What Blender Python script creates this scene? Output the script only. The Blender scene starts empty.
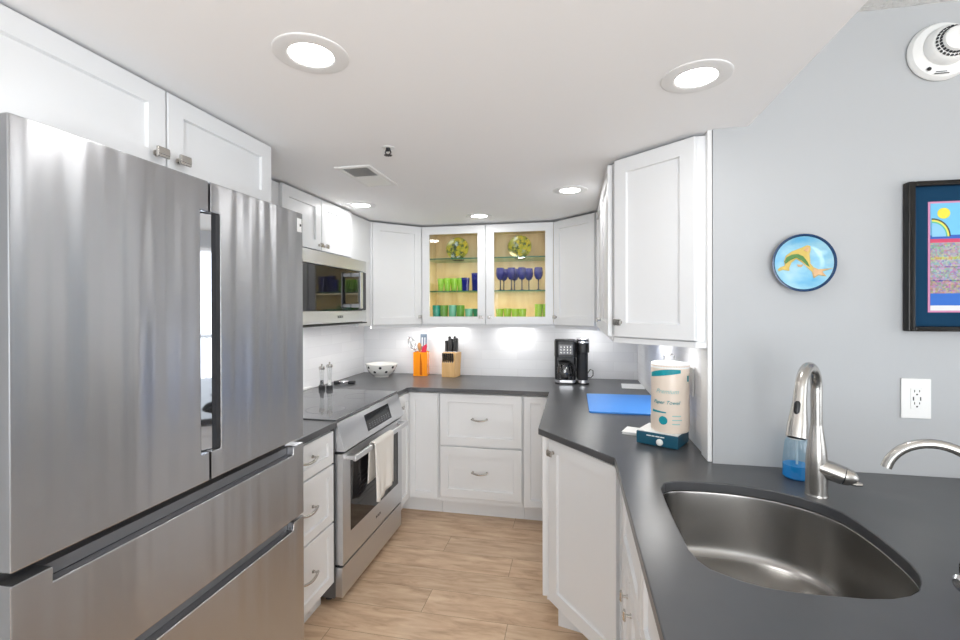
import bpy, bmesh, math, random
from mathutils import Vector, Matrix
random.seed(7)
PI = math.pi
SC = bpy.context.scene
COL = SC.collection

# ------------------------------------------------------------------ camera
FPX, PCY, EYE = 456.6, 310.07, 1.47
yaw, pitch, roll = (math.radians(a) for a in (-11.632, .2307, -.1342))
Ry = Matrix(((math.cos(yaw), -math.sin(yaw), 0), (math.sin(yaw), math.cos(yaw), 0), (0, 0, 1)))
Bm = Matrix(((1, 0, 0), (0, 0, -1), (0, 1, 0)))
Rp = Matrix(((1, 0, 0), (0, math.cos(pitch), -math.sin(pitch)), (0, math.sin(pitch), math.cos(pitch))))
Rr = Matrix(((math.cos(roll), -math.sin(roll), 0), (math.sin(roll), math.cos(roll), 0), (0, 0, 1)))
Rc = Rr @ Rp @ Bm @ Ry
cam = bpy.data.objects.new('camera', bpy.data.cameras.new('camera'))
COL.objects.link(cam)
m3 = Matrix((Rc[0], -Rc[1], -Rc[2])).transposed()
cam.matrix_world = Matrix.Translation((0, 0, EYE)) @ m3.to_4x4()
cam.data.sensor_width = 36
cam.data.lens = FPX / 960 * 36
cam.data.shift_y = -(320 - PCY) / 960
cam.data.clip_start = .02
SC.camera = cam

# ------------------------------------------------------------------ light
W = bpy.data.worlds.new('world'); SC.world = W; W.use_nodes = True
W.node_tree.nodes['Background'].inputs[0].default_value = (.88, .94, 1, 1)
W.node_tree.nodes['Background'].inputs[1].default_value = 1.6
def area(name, loc, rot, sx, sy, power, color=(1, 1, 1), shape='RECTANGLE', spread=PI):
    l = bpy.data.lights.new(name, 'AREA'); l.energy = power; l.color = color
    l.shape = shape; l.size = sx; l.spread = spread
    if shape in ('RECTANGLE', 'ELLIPSE'): l.size_y = sy
    o = bpy.data.objects.new(name, l); COL.objects.link(o); o.location = loc; o.rotation_euler = rot
    return o
area('window_daylight', (4.12, -.75, 1.15), (0, PI / 2, 0), 2.1, 3.3, 9, (.95, .978, 1))
area('rear_fill_light', (1.0, -3.35, 1.25), (PI / 2, 0, 0), 2.6, 2.0, 60, (.98, .988, 1))  # soft fill from an unseen window added behind the viewer
area('bounce_fill_light', (.4, -2.1, .55), (PI, 0, 0), 2.0, 1.8, 50, (.74, .89, 1))  # added upward fill light, stands in for daylight bounced off the ceiling
CANS = [(-.645, 1.04), (.332, 1.36), (-1.285, 2.61), (-.64, 3.09), (-.02, 2.52)]
CAN_W = .75
UNDER_W = .7
SC.view_settings.view_transform = 'Standard'
SC.view_settings.look = 'None'
SC.view_settings.exposure = 0.68
SC.view_settings.gamma = 1
SC.view_settings.use_curve_mapping = False

# ------------------------------------------------------------------ materials
def S(v): return v / 12.92 if v <= .04045 else ((v + .055) / 1.055) ** 2.4
def rgb(r, g, b): return (S(r / 255), S(g / 255), S(b / 255), 1)
MATS = {}
def mat(name, col, rough=.5, metal=0, **k):
    m = bpy.data.materials.new(name); m.use_nodes = True
    p = m.node_tree.nodes['Principled BSDF']
    p.inputs['Base Color'].default_value = col if len(col) == 4 else (*col, 1)
    p.inputs['Roughness'].default_value = rough; p.inputs['Metallic'].default_value = metal
    for a, v in k.items(): p.inputs[a.replace('_', ' ')].default_value = v
    MATS[name] = m
    return m
def nt(m): return m.node_tree.nodes, m.node_tree.links, m.node_tree.nodes['Principled BSDF']
def noise_bump(m, scale, strength, stretch=(1, 1, 1), dist=.002, detail=4):
    N, L, p = nt(m)
    tc = N.new('ShaderNodeTexCoord'); mp = N.new('ShaderNodeMapping'); mp.inputs['Scale'].default_value = stretch
    nz = N.new('ShaderNodeTexNoise'); nz.inputs['Scale'].default_value = scale; nz.inputs['Detail'].default_value = detail
    b = N.new('ShaderNodeBump'); b.inputs['Strength'].default_value = strength; b.inputs['Distance'].default_value = dist
    L.new(tc.outputs['Object'], mp.inputs[0]); L.new(mp.outputs[0], nz.inputs[0]); L.new(nz.outputs[0], b.inputs['Height'])
    L.new(b.outputs[0], p.inputs['Normal'])
    return nz, mp
def noise_colour(m, scale, cols, stretch=(1, 1, 1), detail=5, src='Object'):
    N, L, p = nt(m)
    tc = N.new('ShaderNodeTexCoord'); mp = N.new('ShaderNodeMapping'); mp.inputs['Scale'].default_value = stretch
    nz = N.new('ShaderNodeTexNoise'); nz.inputs['Scale'].default_value = scale; nz.inputs['Detail'].default_value = detail
    r = N.new('ShaderNodeValToRGB'); e = r.color_ramp.elements
    while len(e) < len(cols): e.new(.5)
    for i, (pos, c) in enumerate(cols): e[i].position = pos; e[i].color = c
    L.new(tc.outputs[src], mp.inputs[0]); L.new(mp.outputs[0], nz.inputs[0]); L.new(nz.outputs[0], r.inputs[0])
    L.new(r.outputs[0], p.inputs['Base Color'])

M_cab = mat('white_cabinet_paint', rgb(235, 236, 237), .36)
M_wall = mat('pale_blue_grey_wall_paint', rgb(182, 184, 186), .75)
noise_bump(M_wall, 160, .06)
M_ceil = mat('white_ceiling_paint', rgb(250, 250, 251), .85)
M_pop = mat('popcorn_ceiling', rgb(228, 228, 226), .95)
noise_bump(M_pop, 90, 1.0, dist=.012)
M_trim = mat('white_trim_paint', rgb(238, 238, 237), .4)
M_dark = mat('black_plastic', (.012, .012, .013, 1), .35)
M_gap = mat('dark_grey_metal', (.035, .036, .04, 1), .5, .3)
M_grey = mat('grey_enamel', (.16, .16, .165, 1), .4, .5)
M_glassblk = mat('black_glass', (.012, .012, .014, 1), .04)
M_cook = mat('cooktop_glass', (.075, .077, .083, 1), .07)
M_cook.node_tree.nodes['Principled BSDF'].inputs['Specular IOR Level'].default_value = 1.0
M_nickel = mat('satin_nickel', (.58, .56, .53, 1), .26, 1)
M_chrome = mat('polished_chrome', (.75, .75, .77, 1), .1, 1)
M_white = mat('white_plastic', rgb(240, 240, 238), .35)
M_can = mat('light_trim_ring', rgb(236, 236, 236), .5)
def steel(name, rough, vertical, aniso=.85, col=(.60, .60, .61, 1), streak=True):
    m = mat(name, col, rough, 1)
    N, L, p = nt(m)
    tg = N.new('ShaderNodeTangent'); tg.direction_type = 'RADIAL'; tg.axis = 'Z'
    L.new(tg.outputs[0], p.inputs['Tangent'])
    p.inputs['Anisotropic'].default_value = aniso
    p.inputs['Anisotropic Rotation'].default_value = .25 if vertical else 0
    if streak:
        tc = N.new('ShaderNodeTexCoord')
        # slow waviness of the sheet metal
        n2 = N.new('ShaderNodeTexNoise'); n2.inputs['Scale'].default_value = 1.0; n2.inputs['Detail'].default_value = 2
        m2 = N.new('ShaderNodeMapping'); m2.inputs['Scale'].default_value = (6.5, 6.5, .22)
        b = N.new('ShaderNodeBump'); b.inputs['Strength'].default_value = 1; b.inputs['Distance'].default_value = .017
        L.new(tc.outputs['Object'], m2.inputs[0]); L.new(m2.outputs[0], n2.inputs[0]); L.new(n2.outputs[0], b.inputs['Height'])
        L.new(b.outputs[0], p.inputs['Normal'])
    return m
M_steel = steel('brushed_stainless_steel', .26, True, col=(.53, .535, .55, 1))
M_steel2 = steel('appliance_stainless_steel', .36, True, .6, col=(.66, .67, .69, 1), streak=False)
M_sink = steel('sink_stainless_steel', .27, True, .5, (.40, .39, .375, 1), streak=False)
M_faucet = mat('brushed_nickel', (.56, .54, .51, 1), .27, 1)

# countertop: dark grey quartz, satin, with faint pale flecks
M_ctr = mat('dark_grey_quartz', (.09, .09, .095, 1), .29)
noise_colour(M_ctr, 4, [(.3, (.064, .066, .071, 1)), (.6, (.082, .084, .089, 1)), (.74, (.104, .106, .110, 1))], detail=9)
M_ctr.node_tree.nodes['Principled BSDF'].inputs['Specular IOR Level'].default_value = .6

# floor: wood-look planks across the room
def floor_mat():
    m = mat('oak_plank_floor', (.5, .35, .2, 1), .38)
    N, L, p = nt(m)
    def math_(op, a, b=None):
        n = N.new('ShaderNodeMath'); n.operation = op
        for i, v in enumerate((a, b)):
            if v is None: continue
            if isinstance(v, (int, float)): n.inputs[i].default_value = v
            else: L.new(v, n.inputs[i])
        return n.outputs[0]
    tc = N.new('ShaderNodeTexCoord'); sp = N.new('ShaderNodeSeparateXYZ'); L.new(tc.outputs['Object'], sp.inputs[0])
    y = math_('DIVIDE', math_('SUBTRACT', sp.outputs[1], 2.469 - .185 * 30), .185)
    row = math_('FLOOR', y); fy = math_('FRACT', y)
    x = math_('DIVIDE', math_('ADD', math_('ADD', sp.outputs[0], .355 + 1.22 * 20), math_('MULTIPLY', math_('SUBTRACT', row, 30), .423)), 1.22)
    cx = math_('FLOOR', x); fx = math_('FRACT', x)
    cb = N.new('ShaderNodeCombineXYZ'); L.new(cx, cb.inputs[0]); L.new(row, cb.inputs[1])
    wn = N.new('ShaderNodeTexWhiteNoise'); wn.noise_dimensions = '2D'; L.new(cb.outputs[0], wn.inputs['Vector'])
    # grain, offset per plank
    ad = N.new('ShaderNodeVectorMath'); ad.operation = 'ADD'; sc = N.new('ShaderNodeVectorMath'); sc.operation = 'SCALE'; sc.inputs['Scale'].default_value = 30
    L.new(wn.outputs['Color'], sc.inputs[0]); L.new(tc.outputs['Object'], ad.inputs[0]); L.new(sc.outputs[0], ad.inputs[1])
    mp = N.new('ShaderNodeMapping'); mp.inputs['Scale'].default_value = (2.2, 11, 1); L.new(ad.outputs[0], mp.inputs[0])
    nz = N.new('ShaderNodeTexNoise'); nz.inputs['Scale'].default_value = 2.2; nz.inputs['Detail'].default_value = 7; nz.inputs['Roughness'].default_value = .62
    nz.inputs['Distortion'].default_value = .6
    L.new(mp.outputs[0], nz.inputs[0])
    r = N.new('ShaderNodeValToRGB'); e = r.color_ramp.elements; e.new(.5)
    for i, (po, c) in enumerate([(.28, rgb(186, 150, 120)), (.5, rgb(216, 184, 152)), (.72, rgb(233, 208, 178))]): e[i].position = po; e[i].color = c
    L.new(nz.outputs[0], r.inputs[0])
    hs = N.new('ShaderNodeHueSaturation'); mr = N.new('ShaderNodeMapRange'); mr.inputs['To Min'].default_value = .95; mr.inputs['To Max'].default_value = 1.04
    L.new(wn.outputs['Value'], mr.inputs[0]); L.new(mr.outputs[0], hs.inputs['Value']); L.new(r.outputs[0], hs.inputs['Color'])
    gy = math_('LESS_THAN', fy, .012); gx = math_('LESS_THAN', fx, .0022)
    g = math_('MAXIMUM', gx, gy)
    mx = N.new('ShaderNodeMixRGB'); mx.inputs[2].default_value = rgb(128, 92, 62); L.new(math_('MULTIPLY', g, .75), mx.inputs[0]); L.new(hs.outputs[0], mx.inputs[1])
    L.new(mx.outputs[0], p.inputs['Base Color'])
    return m
M_floor = floor_mat()

# glossy white wall tile laid in a running bond; axis = which object axis runs along the wall
def tile_mat(name, axis):
    m = mat(name, rgb(238, 239, 240), .42)
    N, L, p = nt(m)
    tc = N.new('ShaderNodeTexCoord'); sp = N.new('ShaderNodeSeparateXYZ'); cb = N.new('ShaderNodeCombineXYZ')
    L.new(tc.outputs['Object'], sp.inputs[0]); L.new(sp.outputs[axis], cb.inputs[0]); L.new(sp.outputs[2], cb.inputs[1])
    br = N.new('ShaderNodeTexBrick'); br.inputs['Scale'].default_value = 1; br.inputs['Brick Width'].default_value = .30
    br.inputs['Row Height'].default_value = .075; br.inputs['Mortar Size'].default_value = .0016; br.inputs['Mortar Smooth'].default_value = .3
    br.inputs['Color1'].default_value = rgb(238, 239, 241); br.inputs['Color2'].default_value = rgb(231, 232, 235); br.inputs['Mortar'].default_value = rgb(226, 227, 229)
    L.new(cb.outputs[0], br.inputs['Vector']); L.new(br.outputs[0], p.inputs['Base Color'])
    b = N.new('ShaderNodeBump'); b.inputs['Strength'].default_value = .35; b.inputs['Distance'].default_value = .002; b.invert = True
    L.new(br.outputs['Fac'], b.inputs['Height']); L.new(b.outputs[0], p.inputs['Normal'])
    return m
M_tileX = tile_mat('white_subway_tile_across', 0)
M_tileY = tile_mat('white_subway_tile_along', 1)

def pane_mat(name, tint=(1, 1, 1, 1), gloss=.08, rough=0.0):
    m = bpy.data.materials.new(name); m.use_nodes = True
    N, L = m.node_tree.nodes, m.node_tree.links; N.clear()
    o = N.new('ShaderNodeOutputMaterial'); t = N.new('ShaderNodeBsdfTransparent'); t.inputs[0].default_value = tint
    g = N.new('ShaderNodeBsdfGlossy'); g.inputs['Roughness'].default_value = rough
    x = N.new('ShaderNodeMixShader'); x.inputs[0].default_value = gloss
    L.new(t.outputs[0], x.inputs[1]); L.new(g.outputs[0], x.inputs[2]); L.new(x.outputs[0], o.inputs[0])
    return m
M_pane = pane_mat('clear_glass_pane', gloss=.04)
M_shelf = pane_mat('green_edged_glass_shelf', (.86, .97, .90, 1), .08)
M_shelfedge = mat('green_glass_edge', (.03, .17, .11, 1), .1)
def colglass(name, tint, body, f=.45):
    m = bpy.data.materials.new(name); m.use_nodes = True
    N, L = m.node_tree.nodes, m.node_tree.links; p = N['Principled BSDF']
    p.inputs['Base Color'].default_value = body; p.inputs['Roughness'].default_value = .06
    t = N.new('ShaderNodeBsdfTransparent'); t.inputs[0].default_value = tint
    x = N.new('ShaderNodeMixShader'); x.inputs[0].default_value = f
    L.new(p.outputs[0], x.inputs[1]); L.new(t.outputs[0], x.inputs[2]); L.new(x.outputs[0], N['Material Output'].inputs[0])
    return m
M_blueglass = colglass('cobalt_blue_glass', (.10, .12, .55, 1), (.012, .018, .24, 1), .2)
M_stemglass = colglass('smoky_stem_glass', (.45, .42, .55, 1), (.08, .07, .14, 1), .45)
M_limeglass = colglass('lime_green_glass', (.80, .96, .45, 1), (.52, .86, .14, 1), .5)
M_green = colglass('bright_green_glass', (.6, .9, .12, 1), (.36, .62, .02, 1), .25)
M_teal = colglass('teal_glass', (.2, .75, .62, 1), (.03, .42, .34, 1), .25)
M_paleteal = colglass('pale_teal_glass', (.5, .9, .75, 1), (.22, .58, .46, 1), .3)
M_olive = colglass('olive_green_glass', (.45, .75, .2, 1), (.16, .40, .06, 1), .25)
M_darkgreen = colglass('deep_green_glass', (.15, .6, .4, 1), (.03, .26, .14, 1), .25)
M_acrylic = pane_mat('clear_acrylic', (.93, .94, .94, 1), .12, .03)
M_carafe = pane_mat('smoky_glass', (.45, .45, .46, 1), .14, .02)
M_bottle = pane_mat('clear_blue_tinted_plastic', (.80, .93, 1, 1), .10, .05)
M_soap = colglass('blue_dish_soap', (.2, .75, 1, 1), (.0, .42, .90, 1), .3)
M_maple = mat('maple_cabinet_interior', rgb(226, 203, 160), .5)
noise_colour(M_maple, 6, [(.35, rgb(226, 200, 150)), (.65, rgb(240, 220, 178))], (3, 3, .5))
M_orange = mat('orange_enamel', (.95, .30, .008, 1), .2)
M_blockwood = mat('pale_beech_wood', (.68, .42, .18, 1), .45)
noise_colour(M_blockwood, 8, [(.3, (.62, .36, .14, 1)), (.7, (.74, .48, .22, 1))], (6, 6, .6))
M_spoonwood = mat('wooden_spoon_wood', (.42, .20, .07, 1), .5)
M_bluemat = mat('bright_blue_board', (.07, .32, .88, 1), .5)
M_paper = mat('white_paper', rgb(244, 244, 242), .8)
M_box = mat('dark_teal_box', (.008, .085, .14, 1), .35)
M_wrap = mat('printed_plastic_wrap', rgb(238, 222, 206), .3)
M_tealink = mat('teal_ink', (.0, .30, .36, 1), .5)
M_paleink = mat('pale_teal_ink', (.38, .62, .60, 1), .5)
M_towel = mat('cream_cotton', rgb(236, 232, 226), .95)
noise_bump(M_towel, 260, .5, dist=.003)
M_ceramic = mat('white_ceramic', rgb(240, 239, 234), .15)
M_dot = mat('black_glaze', (.03, .03, .035, 1), .2)
M_redsil = mat('red_silicone', (.62, .02, .06, 1), .4)
M_greysil = mat('blue_grey_nylon', (.20, .26, .34, 1), .4)
M_black_frame = mat('black_lacquered_wood', (.008, .007, .006, 1), .25, Specular_IOR_Level=.3)
M_matboard = mat('deep_blue_mat_board', (.006, .042, .095, 1), .8, Specular_IOR_Level=.15)
M_pink = mat('pink_inner_mat', (.62, .25, .42, 1), .7)
M_platesky = mat('sky_blue_glaze', (.36, .68, .86, 1), .12)
noise_colour(M_platesky, 9, [(.3, (.10, .40, .68, 1)), (.55, (.32, .60, .74, 1)), (.75, (.50, .70, .76, 1))], (1, 1, 2))
M_platerim = mat('navy_rim_glaze', (.012, .045, .12, 1), .12)
M_fish = mat('yellow_glaze', (.66, .48, .13, 1), .15)
M_fishgreen = mat('green_glaze', (.10, .24, .07, 1), .15)
M_fishpeach = mat('peach_glaze', (.68, .42, .22, 1), .15)
M_sun = mat('yellow_ink', (.85, .72, .06, 1), .6)
M_brass = mat('dull_brass', (.5, .33, .12, 1), .3, 1)
M_lit = bpy.data.materials.new('lit_lamp_lens'); M_lit.use_nodes = True
_p = M_lit.node_tree.nodes['Principled BSDF']; _p.inputs['Emission Color'].default_value = (1, .98, .95, 1); _p.inputs['Emission Strength'].default_value = 12
M_display = mat('control_display', (.02, .022, .025, 1), .08)
M_led = mat('display_print', (.5, .52, .54, 1), .5)

# ------------------------------------------------------------------ mesh helpers
class MB:
    def __init__(s): s.bm = bmesh.new()
    def _merge(s, t):
        me = bpy.data.meshes.new('t'); t.to_mesh(me); t.free(); s.bm.from_mesh(me); bpy.data.meshes.remove(me); return s
    def box(s, x0, x1, y0, y1, z0, z1, bev=0, seg=2, mtx=None):
        t = bmesh.new(); bmesh.ops.create_cube(t, size=1)
        for v in t.verts: v.co = Vector(((x0 + x1) / 2 + v.co.x * (x1 - x0), (y0 + y1) / 2 + v.co.y * (y1 - y0), (z0 + z1) / 2 + v.co.z * (z1 - z0)))
        if bev: bmesh.ops.bevel(t, geom=t.edges[:], offset=bev, segments=seg, profile=.5, affect='EDGES')
        if mtx: bmesh.ops.transform(t, matrix=mtx, verts=t.verts)
        return s._merge(t)
    def prism(s, poly, z0, z1, bev=0, seg=2, mtx=None):
        t = bmesh.new()
        a = [t.verts.new((x, y, z0)) for x, y in poly]; b = [t.verts.new((x, y, z1)) for x, y in poly]
        t.faces.new(a[::-1]); t.faces.new(b); n = len(poly)
        for i in range(n): t.faces.new((a[i], a[(i + 1) % n], b[(i + 1) % n], b[i]))
        bmesh.ops.recalc_face_normals(t, faces=t.faces)
        if bev: bmesh.ops.bevel(t, geom=t.edges[:], offset=bev, segments=seg, profile=.5, affect='EDGES')
        if mtx: bmesh.ops.transform(t, matrix=mtx, verts=t.verts)
        return s._merge(t)
    def tube(s, pts, r, n=12, caps=True, flat=1.0):
        pts = [Vector(p) for p in pts]; rs = r if isinstance(r, (list, tuple)) else [r] * len(pts)
        t = bmesh.new(); rings = []; ref = None
        for i, p in enumerate(pts):
            d = (pts[min(i + 1, len(pts) - 1)] - pts[max(i - 1, 0)]).normalized()
            if ref is None:
                ref = Vector((0, 0, 1)) if abs(d.z) < .9 else Vector((1, 0, 0))
            u = (ref - d * ref.dot(d)).normalized(); w = d.cross(u); ref = u
            rings.append([t.verts.new(p + (u * math.cos(2 * PI * k / n) + w * math.sin(2 * PI * k / n) * flat) * rs[i]) for k in range(n)])
        for a, b in zip(rings, rings[1:]):
            for k in range(n): t.faces.new((a[k], a[(k + 1) % n], b[(k + 1) % n], b[k]))
        if caps: t.faces.new(rings[0][::-1]); t.faces.new(rings[-1])
        bmesh.ops.recalc_face_normals(t, faces=t.faces)
        return s._merge(t)
    def cyl(s, p0, p1, r0, r1=None, n=24): return s.tube([p0, p1], [r0, r0 if r1 is None else r1], n)
    def lathe(s, prof, c=(0, 0, 0), n=36, mtx=None, closed=False):
        t = bmesh.new(); rings = []
        for r, z in prof:
            if r < 1e-6: rings.append([t.verts.new((c[0], c[1], c[2] + z))])
            else: rings.append([t.verts.new((c[0] + r * math.cos(2 * PI * k / n), c[1] + r * math.sin(2 * PI * k / n), c[2] + z)) for k in range(n)])
        if closed: rings.append(rings[0])
        for a, b in zip(rings, rings[1:]):
            if len(a) == 1 and len(b) == 1: continue
            for k in range(n):
                j = (k + 1) % n
                if len(a) == 1: t.faces.new((a[0], b[j], b[k]))
                elif len(b) == 1: t.faces.new((a[k], a[j], b[0]))
                else: t.faces.new((a[k], a[j], b[j], b[k]))
        bmesh.ops.recalc_face_normals(t, faces=t.faces)
        if mtx: bmesh.ops.transform(t, matrix=mtx, verts=t.verts)
        return s._merge(t)
    def ball(s, c, r, sc=(1, 1, 1), n=20):
        t = bmesh.new(); bmesh.ops.create_uvsphere(t, u_segments=n, v_segments=n // 2 + 2, radius=r)
        for v in t.verts: v.co = Vector((c[0] + v.co.x * sc[0], c[1] + v.co.y * sc[1], c[2] + v.co.z * sc[2]))
        return s._merge(t)
    def quad(s, *p):
        s.bm.faces.new([s.bm.verts.new(q) for q in p]); return s
    def build(s, name, m, parent=None, loc=None, rotz=0, angle=35):
        me = bpy.data.meshes.new(name); s.bm.to_mesh(me); s.bm.free()
        for p in me.polygons: p.use_smooth = True
        me.set_sharp_from_angle(angle=math.radians(angle))
        o = bpy.data.objects.new(name, me); COL.objects.link(o)
        for mm in (m if isinstance(m, (list, tuple)) else [m]): me.materials.append(mm)
        if parent: o.parent = parent
        if loc: o.location = loc
        o.rotation_euler = (0, 0, rotz)
        if angle == 35:
            wn = o.modifiers.new('flat_faces', 'WEIGHTED_NORMAL'); wn.mode = 'FACE_AREA'; wn.weight = 100; wn.keep_sharp = True
        return o
def tag(o, label, cat, group=None):
    o['label'] = label; o['category'] = cat
    if group: o['group'] = group
    return o
def thing(name, label, cat, loc=(0, 0, 0), rotz=0, group=None):
    o = bpy.data.objects.new(name, None); COL.objects.link(o); o.location = loc; o.rotation_euler = (0, 0, rotz)
    o.empty_display_size = .05
    return tag(o, label, cat, group)
def struct(o): o['kind'] = 'structure'; return o
def kids(o): return [c for c in bpy.data.objects if c.parent == o]
def dup(src, loc, label, rotz=None, group=None):
    r = src.copy(); COL.objects.link(r); r.location = loc; r['label'] = label
    if rotz is not None: r.rotation_euler = (0, 0, rotz)
    if group: r['group'] = group
    for ch in kids(src):
        c = ch.copy(); COL.objects.link(c); c.parent = r
        for g in kids(ch):
            d = g.copy(); COL.objects.link(d); d.parent = c
    return r
def text_mesh(txt, size, depth=.0006, shear=0):
    cu = bpy.data.curves.new('t', 'FONT'); cu.body = txt; cu.size = size; cu.extrude = depth; cu.align_x = 'CENTER'; cu.align_y = 'CENTER'; cu.shear = shear
    o = bpy.data.objects.new('t', cu); COL.objects.link(o)
    me = bpy.data.meshes.new_from_object(o); bpy.data.objects.remove(o); bpy.data.curves.remove(cu)
    return me
def text_part(name, txt, size, m, parent, mtx, shear=0):
    me = text_mesh(txt, size, shear=shear); me.name = name
    me.transform(mtx); me.materials.clear(); me.materials.append(m)
    o = bpy.data.objects.new(name, me); COL.objects.link(o); o.parent = parent
    return o
FRONT = lambda x, y, z: Matrix.Translation((x, y, z)) @ Matrix.Rotation(PI / 2, 4, 'X')   # text on a face looking to local -y

# shaker door / drawer front in a cabinet's local frame: x right, y into the cabinet, z up
def shaker(name, x0, x1, z0, z1, parent, t=.02, s=.057, yb=-.001, m=None, panel=True):
    mb = MB(); bm = mb.bm
    def ring(ins, y, a=None): return [bm.verts.new(p) for p in ((x0 + ins, y, z0 + ins), (x1 - ins, y, z0 + ins), (x1 - ins, y, z1 - ins), (x0 + ins, y, z1 - ins))]
    yf = yb - t
    R = [ring(0, yb), ring(0, yf + .002), ring(.002, yf), ring(s, yf), ring(s + .003, yf + .010)]
    if not panel: R[4] = ring(s, yb)
    for a, b in zip(R, R[1:]):
        for k in range(4): bm.faces.new((a[k], a[(k + 1) % 4], b[(k + 1) % 4], b[k]))
    if panel: bm.faces.new(R[4]); bm.faces.new(R[0][::-1])
    else:
        for k in range(4): bm.faces.new((R[4][k], R[4][(k + 1) % 4], R[0][(k + 1) % 4], R[0][k]))
    bmesh.ops.recalc_face_normals(bm, faces=bm.faces)
    return mb.build(name, m or M_cab, parent, angle=20)
def knob(x, z, door, y=-.021, big=1.0, vertical=False):
    mb = MB()
    mb.cyl((x, y, z), (x, y - .004, z), .0075 * big, n=20).cyl((x, y - .003, z), (x, y - .018 * big, z), .0045 * big, n=14)
    w, h = (.008, .016) if vertical else (.0155, .0115)
    w *= big; h *= big
    # rectangular face, slightly waisted front
    yy = y - .017 * big
    mb.box(x - w, x + w, yy - .007 * big, yy, z - h, z + h, .0022 * big)
    if vertical: mb.box(x - w * .45, x + w * .45, yy - .0085 * big, yy - .005 * big, z - h * .9, z + h * .9, .001)
    else: mb.box(x - w * .9, x + w * .9, yy - .0085 * big, yy - .005 * big, z - h * .45, z + h * .45, .001)
    return mb.build('knob', M_nickel, door)
def pull(x, z, door, y=-.021, half=.052):
    mb = MB()
    for sx in (-1, 1):
        mb.cyl((x + sx * half, y, z), (x + sx * half, y - .006, z), .0085, .0065, 16)
        mb.cyl((x + sx * half, y - .004, z), (x + sx * half, y - .024, z), .0048, n=12)
    pts = []; rs = []
    for i in range(17):
        a = i / 16 * 2 - 1
        pts.append((x + a * (half + .006), y - .024 - .007 * (1 - a * a), z - .010 * (1 - a * a) + .003)); rs.append(.0048 + .0014 * (1 - a * a))
    mb.tube(pts, rs, 10)
    return mb.build('handle', M_nickel, door)

# ================================================================== the setting
CEIL = 2.108; XL = -1.80; XR = .487; YB = 3.70; YF = 1.768; HC = 2.464; RX = 4.2; RY = -3.5
def sbox(name, m, *a, bev=0): return struct(MB().box(*a, bev=bev).build(name, m))
sbox('floor', M_floor, -1.95, RX + .15, RY - .15, YB + .15, -.12, 0)
sbox('wall_back', M_wall, XL - .12, XR + .12, YB, YB + .12, 0, 2.6)
sbox('wall_left', M_wall, XL - .12, XL, RY, YB, 0, 2.6)
sbox('wall_kitchen_right', M_wall, XR, XR + .11, YF + .12, YB, 0, 2.6)
sbox('wall_dining', M_wall, XR, RX + .1, YF, YF + .12, 0, 2.6)
sbox('ceiling', M_ceil, XL, .60, -1.4, YB, CEIL, HC + .15)
sbox('ceiling_dining', M_pop, .60, RX, RY, YF, HC, HC + .15)
sbox('ceiling_entry', M_pop, XL, .60, RY, -1.4, HC, HC + .15)
mb = MB(); WY0, WY1, WZ0, WZ1 = -2.6, 1.1, .06, 2.25
mb.box(RX, RX + .12, RY, WY0, 0, 2.6).box(RX, RX + .12, WY1, YF, 0, 2.6).box(RX, RX + .12, WY0, WY1, WZ1, 2.6).box(RX, RX + .12, WY0, WY1, 0, WZ0)
struct(mb.build('wall_right', M_wall))
mb = MB()
mb.box(XL, -.35, RY - .12, RY, 0, 2.6).box(2.35, RX, RY - .12, RY, 0, 2.6).box(-.35, 2.35, RY - .12, RY, 2.25, 2.6).box(-.35, 2.35, RY - .12, RY, 0, .25)
struct(mb.build('wall_rear', M_wall))
# glazed sliding door to the balcony (right) and window behind the viewer, added for fill
mb = MB()
for y in (WY0, -.75, WY1 - .06): mb.box(RX + .02, RX + .10, y, y + .06, WZ0, WZ1, .004)
mb.box(RX + .02, RX + .10, WY0, WY1, WZ0, WZ0 + .06, .004).box(RX + .02, RX + .10, WY0, WY1, WZ1 - .06, WZ1, .004)
w1 = struct(mb.build('door_1', M_trim))
struct(MB().box(RX + .055, RX + .061, WY0 + .06, -.75, WZ0 + .06, WZ1 - .06).box(RX + .055, RX + .061, -.69, WY1 - .06, WZ0 + .06, WZ1 - .06).build('door_pane', M_pane, w1))
mb = MB()
for x in (-.35, .97, 2.29): mb.box(x, x + .06, RY - .10, RY - .02, .25, 2.25, .004)
mb.box(-.35, 2.35, RY - .10, RY - .02, .25, .31, .004).box(-.35, 2.35, RY - .10, RY - .02, 2.19, 2.25, .004)
w2 = struct(mb.build('rear_fill_window', M_trim))
struct(MB().box(-.29, 2.29, RY - .065, RY - .059, .31, 2.19).build('window_pane', M_pane, w2))
sbox('floor_balcony', M_paper, RX + .15, RX + 1.7, -3, 1.6, -.1, -.02)
mb = MB().box(RX + 1.5, RX + 1.54, -3, 1.6, 1.02, 1.07, .006).box(RX + 1.5, RX + 1.54, -3, 1.6, .08, .12, .006)
for i in range(42): mb.box(RX + 1.51, RX + 1.53, -2.98 + i * .11, -2.96 + i * .11, .12, 1.02)
mb.box(RX + 1.5, RX + 1.54, -3, -2.96, -.02, 1.02).box(RX + 1.5, RX + 1.54, 1.56, 1.6, -.02, 1.02)
tag(mb.build('balcony_railing', M_gap), 'dark metal balcony railing outside the glass door', 'railing')
# tiled splashbacks between counter and upper cabinets
Z0, Z1 = .915, 1.345
struct(MB().box(XL + .009, XR - .009, YB - .008, YB - .0005, Z0, 1.40).build('wall_back_tile', M_tileX))
struct(MB().box(XL + .0005, XL + .008, 1.58, YB - .001, Z0, 1.40).build('wall_left_tile', M_tileY))
struct(MB().box(XR - .008, XR - .0005, 1.86, YB - .001, Z0, 1.36).build('wall_right_tile', M_tileY))
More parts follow.
